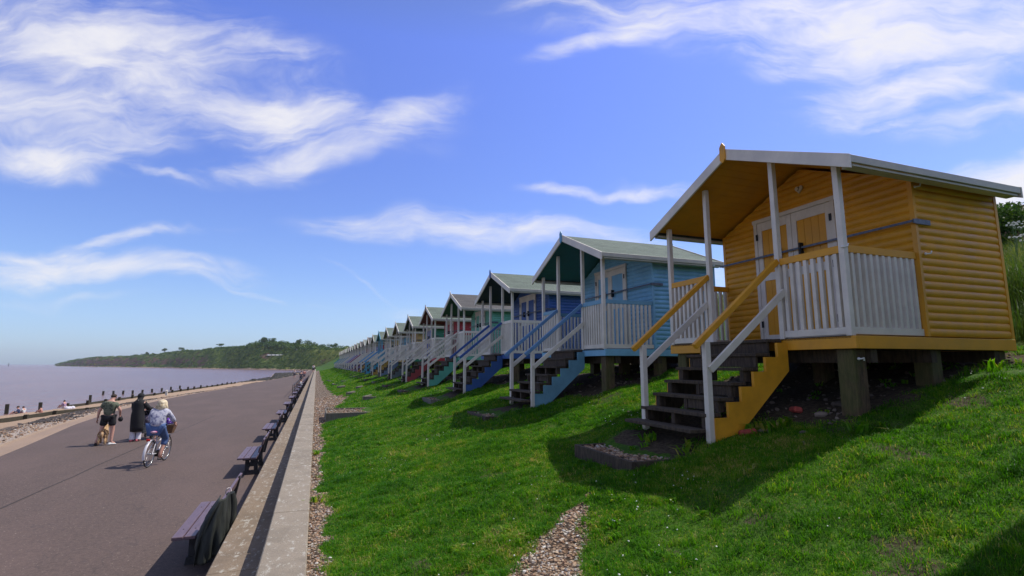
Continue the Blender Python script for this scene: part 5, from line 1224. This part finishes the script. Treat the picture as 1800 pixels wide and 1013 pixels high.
m_ = chain_mb(DJ, DE, DR, 2)
for x in (-1, 1): m_.ball((0.02 + 0.075 * x, 0.52, 0.60), (0.018, 0.035, 0.06))
m_.tube([(0, -0.08, 0.44), (0.0, -0.15, 0.36), (0.01, -0.15, 0.22)], [0.035, 0.05, 0.012], 7)
for _ in range(260):   # shaggy tufts
    th = random.uniform(0, 6.28); y = random.uniform(-0.08, 0.42); p = Vector((0.11 * math.cos(th), y, 0.40 + 0.115 * math.sin(th))); q = p + Vector((0.03 * math.cos(th), -0.02, -0.05)); m_.tube([p, q], [0.014, 0.002], 4, False)
m_.build('body', FUR, dog)

# --- woman in black robe and headscarf pushing a pram
J = dict(pel=(0, 0, 0.92), bel=(0, 0.01, 1.08), che=(0, 0.02, 1.30), nk=(0, 0.05, 1.44), hd0=(0.0, 0.08, 1.50), hd1=(0.0, 0.11, 1.555), hd2=(0.0, 0.13, 1.61),
         shL=(-0.15, 0.02, 1.32), elL=(-0.20, 0.12, 1.12), wrL=(-0.02, 0.36, 1.06), shR=(0.15, 0.02, 1.32), elR=(0.28, 0.12, 1.13), wrR=(0.32, 0.38, 1.08),
         hpL=(-0.09, 0, 0.88), knL=(-0.10, 0.02, 0.48), anL=(-0.10, -0.06, 0.09), toL=(-0.10, 0.08, 0.04), hpR=(0.09, 0, 0.88), knR=(0.08, 0.10, 0.48), anR=(0.05, 0.02, 0.09), toR=(0.06, 0.16, 0.04))
wom = figure(J, 'person', (-5.86, 22.45, 0.006), R(-8), 'woman in long black robe and black headscarf pushing a pram along the promenade', 1.0)
m_ = MB(); rings = []
for z, rx, ry, cy in ((0.34, 0.19, 0.17, 0.02), (0.5, 0.205, 0.19, 0.02), (0.75, 0.215, 0.185, 0.01), (0.92, 0.205, 0.17, 0.0), (1.08, 0.185, 0.145, 0.01), (1.25, 0.20, 0.14, 0.02), (1.31, 0.195, 0.135, 0.02), (1.36, 0.175, 0.12, 0.02), (1.40, 0.145, 0.105, 0.03), (1.44, 0.105, 0.085, 0.04), (1.47, 0.075, 0.07, 0.05)):
    rings.append([(rx * math.cos(a) * (1 + 0.05 * math.sin(a * 5 + z * 9) * (1.45 - z)), cy + ry * math.sin(a) * (1 + 0.05 * math.sin(a * 4) * (1.45 - z)), z) for a in np.linspace(0, 2 * math.pi, 28, endpoint=False)])
m_.loft(rings)
for s_ in 'LR': m_.tube([J['sh' + s_], mixp(J, 'sh' + s_, 'el' + s_, 0.6), J['el' + s_], mixp(J, 'el' + s_, 'wr' + s_, 0.85)], [0.085, 0.085, 0.08, 0.062], 10)
m_.build('robe', BLKC, wom)
m_ = MB(); m_.ball((0, 0.10, 1.57), (0.105, 0.12, 0.115), 12, 8); m_.tube([(0, 0.02, 1.38), (0, 0.055, 1.46), (0, 0.09, 1.54)], [0.11, 0.085, 0.095], 12); m_.build('headscarf', BLKC, wom)
m_ = MB(); m_.tube([(-0.10, 0.03, 1.43), (0, -0.075, 1.425), (0.10, 0.03, 1.43)], 0.016, 6); m_.build('collar', plain('grey_collar', (0.3, 0.28, 0.27)), wom)
WTR = plain('white_cotton', (0.62, 0.60, 0.64), 0.8, 0, 0.06)
m_ = MB()
for x, y, k in ((-0.10, -0.04, 0), (0.06, 0.04, 1)): m_.tube([(x, y + 0.04, 0.5), (x, y + 0.02, 0.25), (x, y, 0.07)], [0.075, 0.08, 0.085], 10)
m_.build('trousers', WTR, wom)
PKS = plain('pink_shoe', (0.5, 0.12, 0.13), 0.6); shoe((-0.10, -0.06, 0), (0, 1, 0), PKS, wom, 0.25); shoe((0.05, 0.02, 0), (0, 1, 0), PKS, wom, 0.25)
# pram
pr = empty('pram', (-5.70, 22.86, 0.006), R(-8)); tag(pr, 'dark grey pram with bags in its tray pushed by the woman in black', 'pram')
DK = plain('pram_fabric', (0.05, 0.042, 0.055), 0.8); GM = plain('pram_tube', (0.10, 0.10, 0.11), 0.4, 0.6)
m_ = MB(); rings = []
for t in np.linspace(0, 1, 7):
    a = R(-20 + 150 * t); rings.append([(0.23 * math.cos(b), 0.22 + 0.30 * math.cos(a) * abs(math.sin(b)) * 1.0 - 0.05, 0.78 + 0.34 * math.sin(a) * abs(math.sin(b))) for b in np.linspace(0.02, math.pi - 0.02, 9)])
m_.loft(rings, closed=False, cap=False); cn = m_.build('canopy', DK, pr); sdm = cn.modifiers.new('t', 'SOLIDIFY'); sdm.thickness = 0.01
m_ = MB(); m_.loft([[(0.20 * sx_ * w_, y, z) for (sx_, y, z) in ((-1, 0.0, zz), (1, 0.0, zz), (1, 0.62, zz), (-1, 0.62, zz))] for zz, w_ in ((0.50, 0.8), (0.62, 1.0), (0.80, 1.05))], smooth=False); m_.build('seat_shell', DK, pr)
m_ = MB(); m_.box(-0.2, 0.2, 0.02, 0.5, 0.22, 0.25); m_.box(-0.2, -0.18, 0.02, 0.5, 0.25, 0.36); m_.box(0.18, 0.2, 0.02, 0.5, 0.25, 0.36); m_.build('basket', DK, pr)
m_ = MB()
for x in (-0.23, 0.23): m_.tube([(x, -0.30, 1.04), (x, -0.12, 0.85), (x, 0.28, 0.45), (x, 0.62, 0.12)], 0.014, 6); m_.tube([(x, 0.25, 0.5), (x, -0.05, 0.14)], 0.014, 6)
m_.tube([(-0.23, -0.30, 1.04), (0.23, -0.30, 1.04)], 0.018, 8); m_.build('frame', GM, pr)
for (x, y, r_) in ((-0.25, -0.05, 0.14), (0.25, -0.05, 0.14), (-0.22, 0.64, 0.11), (0.22, 0.64, 0.11)):
    m_ = MB(); m_.tube([(x, y + (r_ - 0.02) * math.cos(a), r_ + (r_ - 0.02) * math.sin(a)) for a in np.linspace(0, 2 * math.pi, 19)], 0.02, 6); m_.tube([(x - 0.012, y, r_), (x + 0.012, y, r_)], r_ * 0.6, 10); m_.build('wheel', M_BLACK, pr)
for (x, y, z, s_, c_, lb_, nm_) in ((0.02, -0.02, 0.38, 0.15, (0.45, 0.46, 0.40), 'pale patterned bag in the tray under the pram', 'bag'), (-0.05, -0.10, 0.72, 0.13, (0.16, 0.13, 0.18), 'grey bag hanging from the pram handle', 'bag')):
    m_ = MB(); m_.loft([[(s_ * w_ * math.cos(a), s_ * 0.7 * w_ * math.sin(a), zz) for a in np.linspace(0, 2 * math.pi, 12, endpoint=False)] for zz, w_ in ((-0.14, 0.7), (-0.12, 1), (0.0, 1.05), (0.12, 0.9), (0.15, 0.6))]); m_.tube([(-0.08, 0, 0.14), (0, 0, 0.26), (0.08, 0, 0.14)], 0.008, 6)
    o = m_.build(nm_, blotch('bag_cloth', [(0.4, tuple(v * 0.4 for v in c_)), (0.6, c_)], 14)); o.location = Vector((-5.62, 22.80, 0)) + Vector((x, y, z)); tag(o, lb_, 'bag')

# --- bicycle and rider
BX, BY, BRZ = -4.03, 16.72, R(-7)
bk = empty('bicycle', (BX, BY, 0.006), BRZ); tag(bk, 'white framed town bicycle with front basket ridden by the blonde woman', 'bicycle')
bk.rotation_euler = (0, R(3), BRZ)
TYR = plain('tyre', (0.02, 0.02, 0.02), 0.8); CHR = plain('chrome', (0.5, 0.5, 0.5), 0.25, 0.9, 0.05); FRM = plain('white_enamel', (0.6, 0.58, 0.6), 0.3, 0, 0.05); NAVY = plain('navy_enamel', (0.03, 0.06, 0.18), 0.3)
Rw = 0.34
for y in (0.0, 1.08):
    cz = Rw + 0.004; ring = lambda r_: [(0, y + r_ * math.cos(a), cz + r_ * math.sin(a)) for a in np.linspace(0, 2 * math.pi, 37)]
    whl = MB(); whl.tube(ring(Rw - 0.034), 0.008, 6); hb = whl.build('wheel', CHR, bk)
    m_ = MB(); m_.tube(ring(Rw - 0.017), 0.017, 8); m_.build('tyre', TYR, hb)
    m_ = MB()
    for k in range(18): a = k * math.pi / 9; m_.tube([(0.015 * (-1) ** k, y, cz), (0, y + (Rw - 0.04) * math.cos(a), cz + (Rw - 0.04) * math.sin(a))], 0.0018, 3)
    m_.tube([(-0.05, y, cz), (0.05, y, cz)], 0.022, 8); m_.build('spokes', CHR, hb)
m_ = MB()
for a, b, r_ in (((0, 0.44, 0.30), (0, 0.28, 0.80), 0.016), ((0, 0.44, 0.30), (0, 0.86, 0.62), 0.02), ((0, 0.33, 0.52), (0, 0.84, 0.78), 0.016), ((0, 0.83, 0.86), (0, 0.88, 0.60), 0.02)): m_.tube([a, b], r_, 8)
for x in (-0.06, 0.06): m_.tube([(x * 0.3, 0.30, 0.72), (x, 0.0, Rw)], 0.010, 6); m_.tube([(x * 0.3, 0.43, 0.30), (x, 0.0, Rw)], 0.011, 6); m_.tube([(x * 0.7, 0.89, 0.62), (x, 0.98, 0.45), (x, 1.08, Rw)], 0.011, 6)
m_.build('frame', FRM, bk)
for (y, a0, a1, mt_) in ((0.0, 20, 195, FRM), (1.08, 60, 200, M_BLACK)):
    m_ = MB(); rings = []
    for t in np.linspace(a0, a1, 16):
        a = R(t); 
        rings.append([(x, y + (Rw + 0.03 + dr) * math.cos(a) * (1 if y == 0 else 1) * 1.0, Rw + (Rw + 0.03 + dr) * math.sin(a)) for x, dr in ((-0.032, -0.012), (-0.02, 0.004), (0.02, 0.004), (0.032, -0.012))])
    m_.loft(rings, closed=False, cap=False); mg = m_.build('mudguard', mt_, bk)
m_ = MB(); m_.ball((0, 0.16, 0.90), (0.125, 0.14, 0.045), 12, 6); m_.build('saddle', blotch('floral_cover', [(0.40, (0.65, 0.62, 0.62)), (0.5, (0.55, 0.06, 0.20)), (0.62, (0.7, 0.55, 0.6))], 12), bk)
m_ = MB(); m_.tube([(0, 0.27, 0.82), (0, 0.22, 0.88)], 0.014, 6); m_.build('seat_post', CHR, bk)
m_ = MB()
for x in (-0.05, 0.05): m_.tube([(x, -0.20, 0.74), (x, 0.22, 0.74)], 0.007, 5); m_.tube([(x, -0.1, 0.74), (x, 0.0, Rw)], 0.006, 5)
m_.tube([(-0.05, -0.20, 0.74), (0.05, -0.20, 0.74)], 0.007, 5); m_.build('rack', CHR, bk)
m_ = MB(); m_.box(-0.045, 0.045, -0.235, -0.208, 0.70, 0.76); m_.build('rear_light', plain('red_lens', (0.55, 0.01, 0.01), 0.2), bk, 0.008)
m_ = MB(); m_.tube([(0, 0.84, 0.85), (0, 0.83, 1.0)], 0.013, 8); m_.tube([(-0.29, 0.66, 1.04), (-0.22, 0.80, 1.05), (0, 0.84, 1.0), (0.22, 0.80, 1.05), (0.29, 0.66, 1.04)], 0.011, 8); hbb = m_.build('handlebar', CHR, bk)
for x in (-1, 1): m_ = MB(); m_.tube([(0.285 * x, 0.67, 1.042), (0.31 * x, 0.58, 1.035)], 0.017, 8); m_.build('grip', M_BLACK, hbb)
m_ = MB(); m_.tube([(-0.03, 0.44, 0.30), (0.05, 0.44, 0.30)], 0.09, 14); m_.tube([(0.05, 0.44, 0.30), (0.06, 0.42, 0.15)], 0.010, 5); m_.tube([(-0.05, 0.44, 0.30), (-0.06, 0.46, 0.45)], 0.010, 5)
m_.box(0.06, 0.15, 0.38, 0.47, 0.135, 0.155); m_.box(-0.15, -0.06, 0.41, 0.50, 0.445, 0.465); m_.build('crank', M_BLACK, bk)
WICK = plain('wicker', (0.16, 0.085, 0.04), 0.85, 0, 0.5, 60)
m_ = MB(); rings = [[(w_ * sx_, 1.02 + d_ * sy_, z) for sx_, sy_ in ((-1, -1), (1, -1), (1, 1), (-1, 1))] for z, w_, d_ in ((0.78, 0.13, 0.09), (0.90, 0.16, 0.11), (1.0, 0.18, 0.125))]
m_.loft(rings, cap=False, smooth=False); m_.add(rings[0], [(0, 1, 2, 3)]); o = m_.build('basket', WICK, bk); s2 = o.modifiers.new('t', 'SOLIDIFY'); s2.thickness = 0.012
fo = MB()
for k in range(46):
    a = random.uniform(0, 6.28); r_ = random.uniform(0, 0.15); fo.ball((r_ * math.cos(a), 0.09 * math.sin(a), random.uniform(0.0, 0.15)), random.uniform(0.022, 0.04), 6, 4)
o = fo.build('flower_bunch', blotch('purple_petals', [(0.40, (0.12, 0.03, 0.36)), (0.58, (0.20, 0.06, 0.5)), (0.64, (0.62, 0.58, 0.7))], 10)); o.location = (BX + 0.17, BY + 1.0, 1.04)
tag(o, 'bunch of purple and white flowers in the basket of the bicycle', 'flowers')
J = dict(pel=(0, 0.20, 1.00), bel=(0, 0.22, 1.16), che=(0, 0.29, 1.38), nk=(0, 0.34, 1.50), hd0=(0, 0.37, 1.56), hd1=(0, 0.39, 1.62), hd2=(0, 0.40, 1.68),
         shL=(-0.18, 0.30, 1.42), elL=(-0.28, 0.44, 1.20), wrL=(-0.29, 0.62, 1.08), shR=(0.18, 0.30, 1.42), elR=(0.30, 0.42, 1.20), wrR=(0.30, 0.58, 1.08),
         hpL=(-0.11, 0.22, 0.97), knL=(-0.12, 0.62, 0.90), anL=(-0.11, 0.45, 0.53), toL=(-0.11, 0.57, 0.48), hpR=(0.11, 0.22, 0.97), knR=(0.14, 0.53, 0.68), anR=(0.11, 0.36, 0.25), toR=(0.11, 0.48, 0.185))
rd = figure(J, 'person', (BX, BY, 0.006), BRZ, 'blonde woman in tie-dye top and cropped blue jeans riding a bicycle', 1.0, None, dict(hpL=0.10, hpR=0.10, pel=(0.13, 0.13), bel=(0.15, 0.12)))
rd.rotation_euler = (0, R(3), BRZ)
TIE = blotch('tie_dye_cloth', [(0.34, (0.10, 0.10, 0.20)), (0.46, (0.33, 0.33, 0.42)), (0.56, (0.55, 0.54, 0.58)), (0.70, (0.20, 0.20, 0.32))], 11)
Jc = dict(J); Jc['hem'] = (0, 0.18, 0.99)
for s_ in 'LR': Jc['sl' + s_] = mixp(J, 'el' + s_, 'wr' + s_, 0.5)
garment('blouse', Jc, [('hem', 'bel'), ('bel', 'che'), ('che', 'nk'), ('che', 'shL'), ('shL', 'elL'), ('elL', 'slL'), ('che', 'shR'), ('shR', 'elR'), ('elR', 'slR')], dict(hem=(0.205, 0.175), bel=(0.20, 0.16), che=(0.20, 0.145), nk=0.085, shL=0.08, elL=0.065, slL=0.06, shR=0.08, elR=0.065, slR=0.06), TIE, rd)
JEAN = blotch('blue_denim', [(0.3, (0.045, 0.085, 0.20)), (0.7, (0.09, 0.15, 0.32))], 6)
for s_ in 'LR': Jc['cf' + s_] = mixp(J, 'kn' + s_, 'an' + s_, 0.42)
garment('jeans', Jc, [('pel', 'hpL'), ('hpL', 'knL'), ('knL', 'cfL'), ('pel', 'hpR'), ('hpR', 'knR'), ('knR', 'cfR')], dict(pel=(0.17, 0.175), hpL=0.14, knL=0.095, cfL=0.078, hpR=0.13, knR=0.092, cfR=0.078), JEAN, rd)
HAIR = blotch('blonde_hair', [(0.35, (0.40, 0.29, 0.16)), (0.6, (0.74, 0.64, 0.45))], 20)
m_ = MB(); m_.ball((0, 0.36, 1.625), (0.12, 0.125, 0.115), 14, 10)
for k in range(120):
    a = R(random.uniform(150, 390)); x = 0.10 * math.cos(a) ; y = 0.355 + 0.09 * math.sin(a); s_ = random.uniform(0.8, 1.2)
    m_.tube([(x * 0.6, 0.36 + (y - 0.36) * 0.6, 1.70), (x * 1.05, y - 0.01, 1.62), (x * 1.25 * s_, y - 0.035, 1.52), (x * 1.25 * s_ + random.uniform(-.02, .02), y - 0.03, 1.52 - random.uniform(0.04, 0.12))], [0.014, 0.02, 0.018, 0.004], 5, False)
m_.build('hair', HAIR, rd)

# --- small distant people
def small_person(loc, rz, top_c, leg_c, label, sit=False, sc=1.0):
    if sit: J = dict(pel=(0, 0, 0.12), bel=(0, 0.02, 0.28), che=(0, 0.05, 0.48), nk=(0, 0.07, 0.62), hd0=(0, 0.08, 0.67), hd1=(0, 0.09, 0.73), hd2=(0, 0.1, 0.79), hpL=(-0.1, 0.03, 0.12), knL=(-0.14, 0.35, 0.40), anL=(-0.13, 0.58, 0.08), toL=(-0.13, 0.7, 0.04), hpR=(0.1, 0.03, 0.12), knR=(0.14, 0.35, 0.38), anR=(0.13, 0.6, 0.08), toR=(0.13, 0.72, 0.04), shL=(-0.19, 0.04, 0.55), elL=(-0.26, 0.12, 0.32), wrL=(-0.2, 0.3, 0.22), shR=(0.19, 0.04, 0.55), elR=(0.26, 0.12, 0.32), wrR=(0.2, 0.3, 0.22))
    else: J = dict(pel=(0, 0, 0.95), bel=(0, 0, 1.1), che=(0, 0, 1.32), nk=(0, 0.02, 1.48), hd0=(0, 0.03, 1.54), hd1=(0, 0.04, 1.6), hd2=(0, 0.04, 1.67), hpL=(-0.1, 0, 0.9), knL=(-0.12, 0.1, 0.5), anL=(-0.11, 0.0, 0.09), toL=(-0.11, 0.14, 0.04), hpR=(0.1, 0, 0.9), knR=(0.1, -0.02, 0.5), anR=(0.1, -0.15, 0.09), toR=(0.1, -0.02, 0.04), shL=(-0.2, 0, 1.4), elL=(-0.26, 0.02, 1.14), wrL=(-0.25, 0.12, 0.9), shR=(0.2, 0, 1.4), elR=(0.26, 0.0, 1.14), wrR=(0.26, 0.08, 0.9))
    r_ = figure(J, 'person', loc, rz, label, sc)
    garment('top', dict(J), [('pel', 'bel'), ('bel', 'che'), ('che', 'shL'), ('che', 'shR'), ('shL', 'elL'), ('shR', 'elR')], dict(pel=(0.17, 0.13), bel=(0.165, 0.125), che=(0.19, 0.13), shL=0.075, elL=0.06, shR=0.075, elR=0.06), plain('cloth', top_c, 0.9), r_)
    garment('trousers', dict(J), [('pel', 'hpL'), ('hpL', 'knL'), ('pel', 'hpR'), ('hpR', 'knR')], dict(pel=(0.165, 0.13), hpL=0.12, knL=0.085, hpR=0.12, knR=0.085), plain('cloth', leg_c, 0.9), r_)
    m_ = MB(); m_.ball((J['hd1'][0], J['hd1'][1] - 0.015, J['hd1'][2] + 0.03), (0.09, 0.10, 0.085)); m_.build('hair', plain('hair', (0.04, 0.025, 0.015), 0.9), r_)
def bp(u, v, z): p = on_z(u, v, z); return (p.x, p.y, z)
small_person(bp(32, 731, -1.50), 2.0, (0.03, 0.05, 0.12), (0.02, 0.02, 0.03), 'person in dark blue bending at the water edge beyond the groyne', True, 0.95)
small_person(bp(41, 729.5, -1.50), 1.2, (0.5, 0.5, 0.5), (0.4, 0.15, 0.13), 'person in white top beside the person in dark blue at the water edge', True, 0.85)
small_person(bp(72, 726.5, -1.14), 1.5, (0.45, 0.22, 0.17), (0.3, 0.12, 0.1), 'sunbather lying low on the shingle by a timber pile', True, 0.6)
small_person(bp(113, 718.0, -1.15), 1.2, (0.30, 0.20, 0.30), (0.5, 0.4, 0.4), 'person sitting on the second groyne near white bags', True, 0.85)
for j, (u, v) in enumerate(((117.5, 720.2), (122, 719.8), (127.5, 719.2))):
    p = on_z(u, v, -1.15); m_ = MB(); m_.loft([[(0.20 * w_ * math.cos(a), 0.16 * w_ * math.sin(a), z) for a in np.linspace(0, 6.283, 10, endpoint=False)] for z, w_ in ((0, 0.8), (0.06, 1), (0.2, 0.8), (0.26, 0.3))]); o = m_.build('beach_bag', WTR); o.location = p
    tag(o, 'small white bag on the shingle by the groyne, %s of three' % ['leftmost', 'middle', 'rightmost'][j], 'bag', 'white bags by the groyne')
small_person((-3.9, 112, 0.0), 0.1, (0.5, 0.48, 0.48), (0.05, 0.05, 0.07), 'distant walker in a white top on the far promenade')
small_person((-0.5, 118, 0.96), 0.1, (0.6, 0.6, 0.6), (0.03, 0.03, 0.04), 'distant person in white standing on the far end of the sea wall')
small_person((-1.9, 100, 0.0), 0.2, (0.4, 0.12, 0.1), (0.05, 0.05, 0.08), 'distant person in red near the far benches')
small_person((-2.0, 84, 0.0), 0.2, (0.05, 0.05, 0.08), (0.03, 0.03, 0.04), 'distant person in dark clothes near the far end of the handrail')
small_person((-1.45, 63.0, 0.22), 1.57, (0.6, 0.6, 0.58), (0.1, 0.1, 0.12), 'person in white sitting on a distant bench behind the handrail', True)
# small white post on the promenade edge
p = on_z(306, 694, 0.0); m_ = MB(); m_.box(-0.08, 0.08, -0.08, 0.08, 0, 0.42); m_.prism([(-0.08, 0.42), (0.08, 0.42), (0, 0.47)], 'x', -0.08, 0.08); o = m_.build('marker_post', M_WHITE, None, 0.01); o.location = (p.x - 0.6, p.y, -0.05)
tag(o, 'small white marker post on the seaward edge of the promenade', 'post')

# ------------------------------------------------------------------ thin sea air
m_ = MB(); m_.box(-2600, 900, -420, 3600, -4.2, 75)
hm, hn = mat('sea_haze'); hn.n.remove(hn.b)
pv = hn.new('ShaderNodeVolumePrincipled'); pv.inputs['Color'].default_value = (0.86, 0.91, 1.0, 1); pv.inputs['Density'].default_value = 0.00012; pv.inputs['Anisotropy'].default_value = 0.2
hn.l.new(pv.outputs[0], hn.n['Material Output'].inputs['Volume'])
hz = m_.build('haze', hm); hz['kind'] = 'stuff'
